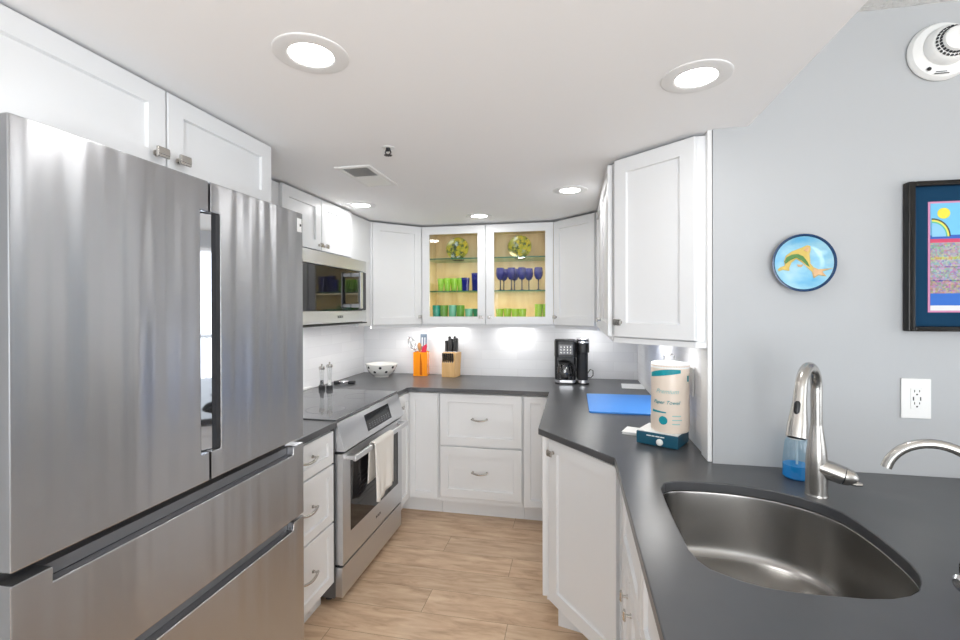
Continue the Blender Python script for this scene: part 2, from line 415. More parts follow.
# white edge trim where the splashback stops, and the wall end panel
struct(MB().box(XR - .016, XR - .001, 1.775, 1.86, .915, 2.108, .002).build('trim_1', M_trim))
struct(MB().box(XL + .001, XL + .030, 2.07, 2.86, .921, .934, .002).build('trim_2', M_trim))

# ================================================================== counters
SINK = [(.262, 1.488), (.281, 1.535), (.311, 1.556), (.335, 1.562), (.407, 1.567), (.475, 1.565), (.539, 1.552), (.596, 1.530), (.646, 1.498), (.686, 1.458), (.711, 1.411), (.720, 1.352), (.723, 1.288), (.721, 1.223), (.714, 1.156), (.703, 1.114), (.686, 1.081), (.663, 1.05), (.635, 1.028), (.595, 1.010), (.55, 1.001), (.504, .999), (.458, .996), (.414, .997), (.371, 1.002), (.331, 1.017), (.282, 1.050), (.267, 1.078), (.258, 1.122), (.256, 1.263), (.258, 1.40)]
def slab_with_hole(outer, hole, z0, z1):
    bm = bmesh.new(); loops = []
    for z in (z1, z0):
        es = []; vs2 = []
        for loop in (outer, hole):
            if not loop: continue
            vs = [bm.verts.new((x, y, z)) for x, y in loop]; vs2.append(vs)
            for i in range(len(vs)): es.append(bm.edges.new((vs[i], vs[(i + 1) % len(vs)])))
        bmesh.ops.triangle_fill(bm, edges=es, use_beauty=True); loops.append(vs2)
    for a, b in zip(*loops):
        for i in range(len(a)): bm.faces.new((a[i], a[(i + 1) % len(a)], b[(i + 1) % len(a)], b[i]))
    bmesh.ops.recalc_face_normals(bm, faces=bm.faces)
    mb = MB(); mb.bm.free(); mb.bm = bm
    return mb
CT, CB = .914, .884
OUT = [(XL + .002, 2.868), (-1.150, 2.868), (-1.150, 3.03), (-1.125, 3.055), (-.163, 3.055), (-.163, 2.126), (.146, 1.757), (.147, 1.6), (.147, .30), (1.75, .30), (1.75, YF - .002), (XR - .002, YF - .002), (XR - .002, YB - .002), (XL + .002, YB - .002)]
o = slab_with_hole(OUT, SINK, CB, CT).build('countertop', M_ctr, angle=30)
bv = o.modifiers.new('edge', 'BEVEL'); bv.width = .003; bv.segments = 2; bv.limit_method = 'ANGLE'; bv.angle_limit = math.radians(50)
wn = o.modifiers.new('flat_faces', 'WEIGHTED_NORMAL'); wn.weight = 100; wn.keep_sharp = True
tag(o, 'dark grey stone worktop running along the back wall and around the sink', 'countertop')
tag(MB().box(XL + .002, -1.146, 1.575, 2.060, CB, CT, .003).build('countertop', M_ctr), 'short dark grey worktop between refrigerator and range', 'countertop')

# ================================================================== base cabinets
def body(mb, x0, x1, d, z0, z1, bev=.001): mb.box(x0, x1, 0, d, z0, z1, bev)
# three-drawer base left of the range
t = thing('base_cabinet', 'white three-drawer base cabinet between refrigerator and range', 'cabinet', (-1.160 - .02, 1.575, 0), PI / 2)
mb = MB(); mb.box(0, .483, 0, .60, .11, .882, .001); mb.build('cabinet_body', M_cab, t)
MB().box(0, .483, .055, .075, .0, .108, .002).build('toe_kick', M_cab, t)
for z0, z1 in ((.712, .868), (.425, .704), (.122, .417)):
    d = shaker('drawer', .006, .476, z0, z1, t, s=.045); pull(.24, (z0 + z1) / 2 + .01, d)
# corner base with two narrow doors, left
t = thing('base_cabinet', 'white corner base cabinet with two narrow doors beside the range', 'cabinet', (-1.165, 3.10, 0))
MB().prism([(0, 0), (.232, 0), (.232, .585), (-.62, .585), (-.62, -.225), (0, -.225)], .11, .882).build('cabinet_body', M_cab, t)
MB().prism([(-.07, .07), (.232, .07), (.232, .09), (-.09, .09), (-.09, -.225), (-.07, -.225)], 0, .108).build('toe_kick', M_cab, t)
shaker('door', .008, .224, .125, .875, t, s=.05)
mb_door = shaker('door', -.222, -.03, .125, .875, t, s=.05)
mb_door.rotation_euler = (0, 0, PI / 2)
kn = knob(-.195, .80, mb_door)
# two wide drawers
t = thing('base_cabinet', 'white base cabinet with two wide drawers under the back worktop', 'cabinet', (-.930, 3.10, 0))
MB().box(0, .588, 0, .585, .11, .882, .001).build('cabinet_body', M_cab, t)
MB().box(0, .588, .07, .09, 0, .108).build('toe_kick', M_cab, t)
for z0, z1 in ((.515, .874), (.150, .503)):
    d = shaker('drawer', .006, .582, z0, z1, t, s=.058); pull(.293, (z0 + z1) / 2 + .01, d, half=.05)
# corner base, right: narrow door on the back run and doors facing left
t = thing('base_cabinet', 'white corner base cabinet at the right end of the back run', 'cabinet', (-.340, 3.10, 0))
MB().prism([(0, 0), (.215, 0), (.215, -.955), (.818, -.955), (.818, .585), (0, .585)], .11, .882).build('cabinet_body', M_cab, t)
MB().prism([(0, .07), (.285, .07), (.285, -.955), (.305, -.955), (.305, .09), (0, .09)], 0, .108).build('toe_kick', M_cab, t)
shaker('door', .006, .170, .125, .874, t, s=.045)
for y0, y1, ky in ((-.500, -.030, -.47), (-.953, -.508, -.54)):
    d = shaker('door', -y1, -y0, .125, .874, t); d.location = (.215, 0, 0); d.rotation_euler = (0, 0, -PI / 2)
    knob(-ky, .80 if ky > -.5 else .80, d)
# angled base
ax0, ay0, ax1, ay1 = -.103, 2.136, .172, 1.775
ang = math.atan2(ay1 - ay0, ax1 - ax0); L_ = math.hypot(ax1 - ax0, ay1 - ay0)
t = thing('base_cabinet', 'white angled base cabinet with one tall door at the peninsula corner', 'cabinet', (ax0, ay0, 0))
MB().prism([(0, 0), (ax1 - ax0, ay1 - ay0), (.60, ay1 - ay0), (.60, 0)], .11, .882).build('cabinet_body', M_cab, t)
MB().prism([(.030, .0), (.145, -.03), (.335, ay1 - ay0 + .004), (.60, ay1 - ay0 + .004), (.60, 0)], 0, .108).build('toe_kick', M_cab, t)
d = shaker('door', .006, L_ - .006, .125, .876, t, s=.062); d.rotation_euler = (0, 0, ang)
knob(.045, .815, d, big=1.15)
# sink base (hollow, so the bowl hangs inside)
t = thing('base_cabinet', 'white sink base cabinet with two doors under the steel sink', 'cabinet', (.190, 1.755, 0), -PI / 2)
mb = MB(); Ls = 1.42
mb.box(0, .018, 0, .62, .11, .882).box(Ls - .018, Ls, 0, .62, .11, .882).box(.018, Ls - .018, 0, .62, .11, .128).box(.018, Ls - .018, .602, .62, .128, .882)
mb.box(.018, Ls - .018, 0, .018, .128, .16).box(.018, Ls - .018, 0, .018, .60, .65).box(.018, Ls - .018, 0, .018, .85, .882)
mb.build('cabinet_body', M_cab, t)
MB().box(0, Ls, .07, .09, 0, .108).build('toe_kick', M_cab, t)
shaker('drawer_front', .03, .50, .615, .874, t, s=.05)
shaker('drawer_front', .508, 1.40, .615, .874, t, s=.05)
d = shaker('door', .03, .255, .122, .607, t, s=.05); knob(.215, .535, d, vertical=True)
d = shaker('door', .262, .50, .122, .607, t, s=.05); knob(.310, .535, d, vertical=True)
shaker('door', .508, 1.40, .122, .607, t, s=.05)

# ================================================================== upper cabinets
UB, UT = 1.345, 2.097
def upper_box(t, w, d, z0, z1): return MB().box(0, w, 0, d, z0, z1, .001).build('cabinet_body', M_cab, t)
# above the refrigerator
t = thing('wall_cabinet', 'white two-door cabinet above the refrigerator', 'cabinet', (-1.175, .60, 0), PI / 2)
upper_box(t, .985, .62, 1.868, UT)
d = shaker('door', .004, .512, 1.862, 2.100, t, s=.055); knob(.478, 1.909, d, big=1.25)
d = shaker('door', .518, .982, 1.862, 2.100, t, s=.055); knob(.553, 1.909, d, big=1.25)
# above the microwave
t = thing('wall_cabinet', 'white two-door cabinet above the microwave', 'cabinet', (-1.44, 1.575, 0), PI / 2)
MB().box(0, 1.49, 0, .355, 1.795, UT, .001).box(0, .535, 0, .355, 1.36, 1.795, .001).build('cabinet_body', M_cab, t)
MB().box(1.302, 1.49, .001, .355, 1.36, 1.794, .001).build('end_panel', M_cab, t)
d = shaker('door', .452, .808, 1.802, 2.097, t, s=.055); knob(.782, 1.83, d)
d = shaker('door', .816, 1.175, 1.802, 2.097, t, s=.055); knob(.842, 1.83, d)
MB().box(1.302, 1.49, 0, .02, 1.345, 1.359, .002).build('light_rail', M_cab, t)
# left corner
def corner(label, pts, ang, w, kx, bodypts):
    t = thing('wall_cabinet', label, 'cabinet', (pts[0], pts[1], 0))
    MB().prism([(x - pts[0], y - pts[1]) for x, y in bodypts], UB, UT).build('cabinet_body', M_cab, t)
    d = shaker('door', .012, w - .012, UB + .004, UT - .006, t, s=.055); d.rotation_euler = (0, 0, ang)
    knob(kx, UB + .06, d)
    r = MB().box(.004, w - .004, .001, .018, UB - .022, UB, .002).build('light_rail', M_cab, t); r.rotation_euler = (0, 0, ang)
    return t
corner('white corner wall cabinet between microwave and glass cabinet', (-1.44, 3.072), math.atan2(.29, .29), .41, .375,
       [(-1.44, 3.072), (-1.15, 3.362), (-1.15, 3.69), (-1.79, 3.69), (-1.79, 3.072)])
corner('white corner wall cabinet right of the glass cabinet', (-.138, 3.362), -math.atan2(.29, .29), .41, .04,
       [(-.138, 3.362), (.152, 3.072), (.478, 3.072), (.478, 3.69), (-.138, 3.69)])
# glass-fronted cabinet
t = thing('wall_cabinet', 'white wall cabinet with two glass doors and lit maple interior', 'cabinet', (-1.148, 3.362, 0))
w = 1.008
MB().box(0, w, 0, .326, UT - .018, UT).box(0, w, 0, .326, UB, UB + .018).box(0, .004, 0, .326, UB + .018, UT - .018).box(w - .004, w, 0, .326, UB + .018, UT - .018).box(.494, .514, 0, .02, UB + .018, UT - .018).build('cabinet_body', M_cab, t)
MB().box(.019, w - .019, .316, .324, UB + .02, UT - .02).box(.005, .018, .004, .324, UB + .02, UT - .02).box(w - .018, w - .005, .004, .324, UB + .02, UT - .02).box(.019, w - .019, .004, .316, UB + .018, UB + .026).box(.019, w - .019, .004, .316, UT - .026, UT - .018).build('interior_lining', M_maple, t)
for x0, x1, kx in ((.006, .500, .470), (.508, 1.002, .538)):
    d = shaker('door', x0, x1, UB + .004, UT - .006, t, s=.058, panel=False); knob(kx, UB + .06, d)
    MB().box(x0 + .056, x1 - .056, -.012, -.009, UB + .06, UT - .062).build('pane', M_pane, d)
SH = (1.605, 1.855)
for z in SH:
    sh = MB().box(.021, w - .021, .03, .312, z - .008, z, .001).build('shelf', M_shelf, t)
    MB().box(.021, w - .021, .0285, .0298, z - .008, z).build('shelf_edge', M_shelfedge, sh)
MB().box(.004, w - .004, .001, .018, UB - .022, UB, .002).build('light_rail', M_cab, t)
GX, GY = -1.148, 3.362
# right wall
t = thing('wall_cabinet', 'white wall cabinet on the right wall seen nearly edge-on', 'cabinet', (.165, 3.068, 0), -PI / 2)
upper_box(t, 1.00, .312, UB, UT)
d = shaker('door', .012, .512, UB + .004, UT - .006, t); knob(.480, UB + .06, d)
d = shaker('door', .519, 1.004, UB + .004, UT - .006, t)
MB().box(.004, 1.02, .001, .018, UB - .022, UB, .002).build('light_rail', M_cab, t)
# angled end
bx0, by0, bx1, by1 = .174, 2.040, .440, 1.800
ang = math.atan2(by1 - by0, bx1 - bx0); L_ = math.hypot(bx1 - bx0, by1 - by0)
t = thing('wall_cabinet', 'white angled wall cabinet nearest the dining wall', 'cabinet', (bx0, by0, 0))
MB().prism([(.026, -.0234), (bx1 - bx0, by1 - by0), (.302, by1 - by0), (.302, .01), (.07, .01)], UB, UT).build('cabinet_body', M_cab, t)
d = shaker('door', .010, L_ + .004, UB + .004, UT - .004, t, s=.058); d.rotation_euler = (0, 0, ang)
knob(.042, UB + .065, d, big=1.15)
MB().prism([(-.006, -.008), (bx1 - bx0 - .006, by1 - by0 - .012), (.304, by1 - by0 - .012), (.304, .01), (0, .01)], UB - .022, UB - .001).build('light_rail', M_cab, t)

# ================================================================== refrigerator
t = thing('refrigerator', 'large stainless steel french-door refrigerator with two freezer drawers', 'refrigerator', (-1.0, .637, 0), PI / 2)
FW = .918
MB().box(.004, FW - .004, .078, .765, .03, 1.80, .004).box(.02, FW - .02, .10, .70, 0, .03).build('cabinet_body', M_grey, t)
def dpoly(name, poly, mt=M_steel, bev=.004):       # front panel from an outline in x/z, 70 mm deep
    mb = MB(); mb.prism(poly, 0, .070, bev, 2, Matrix.Translation((0, .072, 0)) @ Matrix.Rotation(PI / 2, 4, 'X'))
    return mb.build(name, mt, t)
HZ0, HZ1 = 1.068, 1.742          # handle pocket
dl = dpoly('door', [(0, .988), (.464, .988), (.464, HZ0), (.436, HZ0), (.436, HZ1), (.464, HZ1), (.464, 1.828), (0, 1.828)])
dr = dpoly('door', [(.470, .988), (FW, .988), (FW, 1.828), (.470, 1.828), (.470, HZ1), (.506, HZ1), (.506, HZ0), (.470, HZ0)])
# glossy slanted strip in the pocket
M_mirror = mat('glossy_grey_strip', (.72, .75, .80, 1), .03, 1)
mb = MB(); mb.prism([(.440, .042), (.490, .018), (.490, .045), (.440, .060)], HZ0 + .002, HZ1 - .002); mb.build('handle_strip', M_mirror, dr)
MB().prism([(.491, .004), (.5045, .002), (.5045, .066), (.491, .066)], HZ0 + .002, HZ1 - .002).build('handle_pocket', M_gap, dr)
MB().box(.438, .468, .060, .068, HZ0, HZ1).build('handle_back', M_gap, dl)
st = MB().box(.878, .905, -.0008, .0004, 1.755, 1.805).build('sticker', M_paper, dr)
MB().box(.893, .902, -.0012, -.0007, 1.776, 1.785).build('sticker_mark', M_dark, st)
M_recess = mat('grip_recess_grey', (.20, .20, .21, 1), .45, .6)
def notch(z0, z1, dz): return [(0, z0), (FW, z0), (FW, z1), (FW - .063, z1), (FW - .063, z1 - dz), (.071, z1 - dz), (.071, z1), (0, z1)]
d2 = dpoly('drawer', notch(.700, .966, .030))
d3 = dpoly('drawer', notch(.045, .690, .030))
for z, d in ((.966, d2), (.690, d3)): MB().box(.073, FW - .065, .030, .068, z - .029, z - .004).build('grip_recess', M_recess, d)

# ================================================================== range
t = thing('range', 'stainless steel slide-in range with black glass cooktop', 'stove', (-1.12, 2.064, 0), PI / 2)
RW = .80
MB().box(.003, RW - .003, .045, .655, .03, .903, .002).build('range_body', M_grey, t)
for x in (.05, RW - .05):
    for y in (.10, .60): MB().cyl((x, y, 0), (x, y, .032), .018, n=14).build('foot', M_dark, t)
mb = MB(); mb.box(-.002, RW + .002, .034, .662, .904, .920, .002); ck = mb.build('cooktop', M_cook, t)
M_burn = mat('burner_print', (.16, .165, .17, 1), .15)
for bx, by, r in ((.21, .21, .105), (.59, .21, .085), (.21, .48, .075), (.60, .48, .105)):
    MB().lathe([(r, 0), (r, .0004), (r - .002, .0004), (r - .002, 0)], (bx, by, .9200), 48).build('burner_ring', M_burn, ck)
# slanted control panel, as a prism in y/z swept along x
def sweep_x(name, prof, x0, x1, m, parent, bev=.002):
    mb = MB(); mb.prism(prof, x0, x1, bev, 2, Matrix(((0, 0, 1, 0), (1, 0, 0, 0), (0, 1, 0, 0), (0, 0, 0, 1))))
    return mb.build(name, m, parent)
cp = sweep_x('control_panel', [(-.012, .762), (.044, .762), (.044, .903), (.028, .903), (-.012, .770)], .002, RW - .002, M_steel2, t)
sl = math.atan2(.040, .133)
def on_panel(x, z, off=0):       # a point on the slanted face
    return Matrix.Translation((x, -.012 + (z - .770) * .040 / .133 - off, z)) @ Matrix.Rotation(PI / 2 - sl, 4, 'X')
MB().box(-.165, .165, -.045, .046, 0, .0012, mtx=on_panel(.445, .834)).build('display', M_display, cp)
mb = MB()
for i in range(9):
    for j in range(3): mb.box(-.135 + i * .032, -.122 + i * .032, -.028 + j * .011, -.0265 + j * .011, .0013, .0018, mtx=on_panel(.445, .830))
mb.build('display_print', M_led, cp)
# oven door: steel frame with a dark window
mb = MB(); bm = mb.bm
dr_ = MB().box(.006, RW - .006, .0, .043, .196, .748, .003).build('oven_door', M_steel2, t)
MB().box(.085, RW - .075, -.0015, .002, .335, .700, .0008).build('window', M_glassblk, dr_)
mb = MB()
for i in range(7): mb.box(.16, RW - .15, -.0019, -.0014, .44 + i * .025, .443 + i * .025)
mb.build('rack_lines', M_gap, dr_)
mb = MB()
for x in (.06, RW - .06): mb.box(x - .022, x + .022, -.046, .001, .712, .733, .004)
mb.box(.030, RW - .030, -.058, -.040, .708, .737, .006)
mb.build('handle', M_steel2, dr_)
text_part('logo', 'BOSCH', .020, M_gap, dr_, FRONT(.42, -.0004, .265))
MB().box(.006, RW - .006, .004, .043, .036, .184, .003).build('drawer', M_steel2, t)
MB().box(.008, RW - .008, .030, .044, .184, .196).build('door_gap', M_dark, t)
# dish towel over the oven handle
def towel():
    mb = MB(); bm = mb.bm
    X0, X1, n, mrows = .235, .490, 22, 40
    prof = []
    L1, L2 = .30, .18
    for i in range(14): prof.append((-.064 - .004 * (1 - i / 13), .430 + i / 13 * (.725 - .430)))
    for i in range(7):
        a = PI - i / 6 * PI; prof.append((-.049 + .016 * math.cos(a), .728 + .016 * math.sin(a)))
    for i in range(10): prof.append((-.033 + .008 * i / 9, .72 - i / 9 * .20))
    grid = []
    for k, (y, z) in enumerate(prof):
        row = []
        for j in range(n + 1):
            u = j / n; f = max(0, (.73 - z) / .3) if k < 14 else 0
            sq = 1 - .10 * math.sin(min(1, f) * 1.2)
            xx = (X0 + X1) / 2 + (u - .5) * (X1 - X0) * sq + .014 * f * (u - .5)
            yy = y - (.007 * math.sin(u * 9.5 + .6) + .005 * math.sin(u * 19)) * f
            zz = z - (.018 * math.sin(u * 5 + .4) * f if k < 14 else 0)
            row.append(bm.verts.new((xx, yy, zz)))
        grid.append(row)
    for a, b in zip(grid, grid[1:]):
        for j in range(n): bm.faces.new((a[j], a[j + 1], b[j + 1], b[j]))
    bmesh.ops.recalc_face_normals(bm, faces=bm.faces)
    o = mb.build('dish_towel', M_towel, None, (-1.12, 2.064, 0), PI / 2, angle=80)
    s = o.modifiers.new('thick', 'SOLIDIFY'); s.thickness = .004; s.offset = 1
    return tag(o, 'cream cotton dish towel hung over the oven door handle', 'towel')
towel()

# ================================================================== microwave
t = thing('microwave', 'stainless over-the-range microwave with black glass door', 'microwave', (-1.375, 2.118, 0), PI / 2)
MW = .752
MB().box(.0, MW, .03, .40, 1.380, 1.788, .002).build('microwave_body', M_grey, t)
MB().box(.001, MW - .001, 0, .032, 1.714, 1.787, .003).build('vent_strip', M_steel2, t)
MB().box(.001, MW - .001, 0, .032, 1.384, 1.455, .003).build('lower_strip', M_steel2, t)
dm = MB().box(.001, MW - .001, .002, .031, 1.458, 1.711, .002).build('door', M_glassblk, t)
mb = MB()
for z in (1.488, 1.682): mb.box(.54, .566, -.056, .003, z - .012, z + .012, .003)
mb.box(.536, .570, -.066, -.052, 1.470, 1.700, .005)
mb.build('handle', M_steel2, dm)
text_part('logo', 'BOSCH', .020, M_gap, t, FRONT(.40, -.0004, 1.420))
MB().box(0, MW, -.004, .40, 1.372, 1.380).build('bottom_panel', M_dark, t)

# ================================================================== sink and taps
def offset_ring(f, z, c=(.485, 1.285)):
    return [(c[0] + (x - c[0]) * f, c[1] + (y - c[1]) * f, z) for x, y in SINK]
mb = MB(); bm = mb.bm
prof = [(1.10, .8830), (1.012, .8830), (1.008, .8815), (1.002, .872), (.985, .80), (.965, .735), (.945, .710), (.90, .693), (.82, .687), (.60, .684), (.30, .681), (.12, .680)]
rings = [[bm.verts.new(p) for p in offset_ring(f, z)] for f, z in prof]
for a, b in zip(rings, rings[1:]):
    n = len(a)
    for k in range(n): bm.faces.new((a[k], a[(k + 1) % n], b[(k + 1) % n], b[k]))
bm.faces.new(rings[-1]); bmesh.ops.recalc_face_normals(bm, faces=bm.faces)
sk = mb.build('sink', M_sink, angle=60)
ss = sk.modifiers.new('sub', 'SUBSURF'); ss.levels = 1; ss.render_levels = 2
tag(sk, 'undermounted stainless steel sink bowl set in the dark worktop', 'sink')
MB().lathe([(0, .001), (.02, .001), (.03, .004), (.045, .006), (.052, .004), (.052, 0)], (.485, 1.285, .6815)).build('drain', M_chrome, sk)

def arc(c, u, v, r, a0, a1, n):
    return [Vector(c) + (Vector(u) * math.cos(a0 + (a1 - a0) * i / n) + Vector(v) * math.sin(a0 + (a1 - a0) * i / n)) * r for i in range(n + 1)]
# pull-down tap: base (.713,1.526)
fb = Vector((.703, 1.524, CT))
t = thing('faucet', 'tall brushed nickel pull-down faucet behind the sink bowl', 'faucet', fb)
sd = Vector((-.63, -.776, 0)).normalized()
mb = MB().lathe([(0, 0), (.030, 0), (.030, .004), (.0282, .008), (.0280, .05), (.0275, .10), (.0255, .13), (.0210, .165), (.0170, .195), (.0155, .21), (0, .21)])
mb.build('base', M_faucet, t)
R = .072
top = .313
pts = [Vector((0, 0, .20)), Vector((0, 0, .25)), Vector((0, 0, top))]
pts += [p for p in arc(sd * R + Vector((0, 0, top)), -sd, (0, 0, 1), R, 0, PI * .94, 18)][1:]
end = pts[-1]; dirn = (pts[-1] - pts[-2]).normalized()
MB().tube(pts, .0150, 18).build('spout', M_faucet, t)
h0 = end; h1 = end + dirn * .128
hd = MB().tube([h0 - dirn * .004, h0 + dirn * .03, h0 + dirn * .065, h0 + dirn * .095, h1], [.0158, .0168, .0205, .0240, .0255], 20).build('spray_head', M_faucet, t)
MB().tube([h1, h1 + dirn * .004], [.022, .020], 20).build('nozzle', M_dark, hd)
side = Vector((0, 0, 1)).cross(sd).normalized()
fwd = Vector((-.62, -.78, 0)).normalized()
bp = h0 + dirn * .045 + fwd * .0175
MB().tube([bp - dirn * .018, bp - dirn * .012, bp + dirn * .012, bp + dirn * .018], [.004, .008, .008, .004], 16, flat=.9).build('spray_button', M_dark, hd)
hx = Vector((.93, -.36, 0)).normalized()
hn = MB().tube([hx * .006 + Vector((0, 0, .086)), hx * .035 + Vector((0, 0, .078)), hx * .062 + Vector((0, 0, .070))], [.028, .0278, .0268], 20).build('handle_barrel', M_faucet, t)
MB().tube([hx * .0625 + Vector((0, 0, .070)), hx * .0645 + Vector((0, 0, .0695))], [.0245, .0245], 20).build('handle_seam', M_gap, hn)
MB().tube([hx * .065 + Vector((0, 0, .0695)), hx * .080 + Vector((0, 0, .066)), hx * .090 + Vector((0, 0, .061)), hx * .096 + Vector((0, 0, .056))], [.0265, .0230, .0145, .005], 20).build('lever_cap', M_faucet, hn)
MB().tube([hx * .072 + Vector((0, 0, .055)), hx * .090 + Vector((0, 0, .052)), hx * .105 + Vector((0, 0, .053))], [.008, .0075, .005], 12, flat=1.6).build('lever', M_faucet, hn)
# second tap with a slim arched spout, its base just outside the picture
t = thing('faucet', 'low arched brushed nickel spout at the right edge of the worktop', 'faucet', (.775, 1.047, CT))
tip = Vector((.634, 1.10, 1.150)) - Vector((.775, 1.047, CT)); 
a_ = Vector((tip.x, tip.y, 0)); hd_ = a_.normalized(); rr = a_.length / 2
pts = [Vector((0, 0, .01)), Vector((0, 0, .12)), Vector((0, 0, .207))]
for i in range(1, 19):
    a = PI * i / 18 * .93
    pts.append(hd_ * (rr * (1 - math.cos(a))) + Vector((0, 0, .207 + .076 * math.sin(a))))
MB().tube(pts, .0095, 16).build('spout', M_faucet, t)
MB().lathe([(0, 0), (.024, 0), (.024, .006), (.020, .012), (.018, .05), (.013, .06), (0, .06)]).build('base', M_faucet, t)
MB().tube([(-.012, -.004, .030), (-.034, -.010, .030)], [.013, .014], 16).tube([(-.0345, -.010, .030), (-.0365, -.0105, .030)], [.011, .011], 16).tube([(-.037, -.0106, .030), (-.058, -.016, .031), (-.064, -.018, .032)], [.0165, .0150, .008], 18).tube([(-.050, -.014, .044), (-.052, -.015, .066), (-.048, -.014, .076)], [.007, .006, .004], 12).build('lever', M_chrome, t)
# soap bottle behind the tap
t = thing('soap_bottle', 'clear soap bottle half full of blue liquid behind the faucet', 'bottle', (.711, 1.664, CT))
MB().lathe([(0, .001), (.036, .001), (.0415, .006), (.0405, .05), (.0365, .09), (.0335, .118), (.030, .126), (.020, .130)], n=32).build('bottle', M_bottle, t)
MB().lathe([(0, .003), (.035, .003), (.0400, .008), (.0388, .046), (0, .046)], n=32).build('liquid_soap', M_soap, t)
mb = MB().lathe([(0, .128), (.022, .128), (.022, .140), (.019, .143), (0, .143)], n=24)
mb.tube([(0, 0, .128), (0, 0, .02)], .0035, 8)
mb.build('pump', M_white, t)

# ================================================================== ceiling fittings
CAN_LABEL = ['lit recessed ceiling light over the refrigerator', 'lit recessed ceiling light nearest the dining wall', 'lit recessed ceiling light in front of the microwave cabinet',
             'lit recessed ceiling light in front of the glass cabinet', 'lit recessed ceiling light near the right wall cabinet']
src = None
for i, (x, y) in enumerate(CANS):
    if src is None:
        src = thing('recessed_light', CAN_LABEL[0], 'ceiling light', (x, y, CEIL), 0, 'recessed ceiling lights')
        MB().lathe([(.092, 0), (.092, -.002), (.088, -.0045), (.060, -.006), (.054, -.0025), (.054, .0)], n=48).build('trim_ring', M_can, src)
        MB().lathe([(0, -.0035), (.045, -.0035), (.055, -.001)], n=48).build('lens', M_lit, src)
    else: dup(src, (x, y, CEIL), CAN_LABEL[i])
    area('recessed_lamp', (x, y, CEIL - .012), (0, 0, 0), .10, .10, CAN_W, (1, 1, 1), 'DISK', PI)
# air vent
t = thing('air_vent', 'white rectangular air vent in the ceiling', 'vent', (-.97, 2.045, CEIL))
vw, vl = .085, .165
mb = MB()
for a in ((-vw, -vw + .022, -vl, vl), (vw - .022, vw, -vl, vl), (-vw + .022, vw - .022, -vl, -vl + .022), (-vw + .022, vw - .022, vl - .022, vl), (-vw + .022, vw - .022, -.005, .005)): mb.box(*a, -.008, -.001, .002)
mb.build('frame', M_white, t)
MB().box(-vw + .02, vw - .02, -vl + .02, vl - .02, -.0022, -.001).build('duct_opening', M_grey, t)
mb = MB()
for i in range(11):
    x = -vw + .028 + i * .0115
    mb.box(-.005, .005, -vl + .022, -.006, -.0008, .0008, mtx=Matrix.Translation((x, 0, -.006)) @ Matrix.Rotation(.6, 4, 'Y'))
    mb.box(-.005, .005, .006, vl - .022, -.0008, .0008, mtx=Matrix.Translation((x, 0, -.006)) @ Matrix.Rotation(-.6, 4, 'Y'))
mb.build('louver', M_white, t)
# sprinkler
t = thing('fire_sprinkler', 'small metal fire sprinkler hanging from the ceiling', 'sprinkler', (-.721, 1.702, CEIL)); t.scale = (.9, .9, .68)
MB().lathe([(.028, 0), (.027, -.003), (.015, -.006), (.011, -.003), (.011, 0)], n=32).build('escutcheon', M_white, t)
mb = MB().cyl((0, 0, 0), (0, 0, -.018), .009, n=16).box(-.011, .011, -.003, .003, -.022, -.016)
for s in (-1, 1): mb.tube([(s * .010, 0, -.018), (s * .013, 0, -.03), (s * .004, 0, -.043)], .0028, 8)
mb.build('frame', M_gap, t)
mb = MB().lathe([(0, -.043), (.014, -.044), (.015, -.046), (0, -.047)], n=20)
for k in range(10):
    a = k * PI / 5; mb.box(.012, .018, -.0022, .0022, -.0465, -.0445, mtx=Matrix.Rotation(a, 4, 'Z'))
mb.build('deflector', M_gap, t)

# ================================================================== on the dining wall
WALLM = lambda x, z, d=0: Matrix.Translation((x, YF - d, z)) @ Matrix.Rotation(PI / 2, 4, 'X')     # lathe axis pointing out of the wall (-Y)
def wall_lathe(prof, n=48): return MB().lathe(prof, n=n, mtx=Matrix.Rotation(PI / 2, 4, 'X'))
# decorative plate
t = thing('wall_plate', 'round blue ceramic plate with a yellow leaping fish hung on the wall', 'plate', (.766, YF - .001, 1.622))
wall_lathe([(0, .004), (.045, .004), (.05, .001), (.06, .004), (.092, .020), (.0985, .024), (.0985, .0268), (.094, .0272), (.0895, .0238)]).build('back', M_platerim, t)
wall_lathe([(0, .010), (.055, .010), (.070, .013), (.0900, .0244)]).build('face', M_platesky, t)
def pz(pts, m, nm, h0, h1):
    s = .0985 / 270
    poly = [((x - 335) * s, (325 - y) * s) for x, y in pts]
    def dish(r): return .0108 if r < .055 else (.0108 + (r - .055) / .015 * .003 if r < .07 else .0138 + (r - .07) / .0235 * .0132)
    b = bmesh.new(); v = [b.verts.new((x, y, 0)) for x, y in poly]; f = b.faces.new(v)
    bmesh.ops.triangulate(b, faces=[f]); bmesh.ops.subdivide_edges(b, edges=b.edges[:], cuts=3, use_grid_fill=True)
    for q in b.verts: q.co.z = dish(math.hypot(q.co.x, q.co.y)) + h0
    bmesh.ops.recalc_face_normals(b, faces=b.faces)
    bmesh.ops.transform(b, matrix=Matrix.Rotation(PI / 2, 4, 'X'), verts=b.verts)
    mb = MB(); mb.bm.free(); mb.bm = b
    o = mb.build(nm, m, t); s_ = o.modifiers.new('thick', 'SOLIDIFY'); s_.thickness = .0006; s_.offset = 0
    return o
pz([(118, 385), (150, 360), (190, 345), (182, 300), (200, 250), (250, 212), (330, 180), (375, 158), (402, 166), (408, 200), (398, 240), (405, 330), (430, 365), (470, 385), (575, 380), (500, 408), (525, 455), (470, 440), (430, 470), (418, 410), (380, 370), (335, 320), (285, 285), (245, 320), (228, 365), (228, 395), (170, 385), (130, 400)], M_fish, 'painted_fish', .0002, 0)
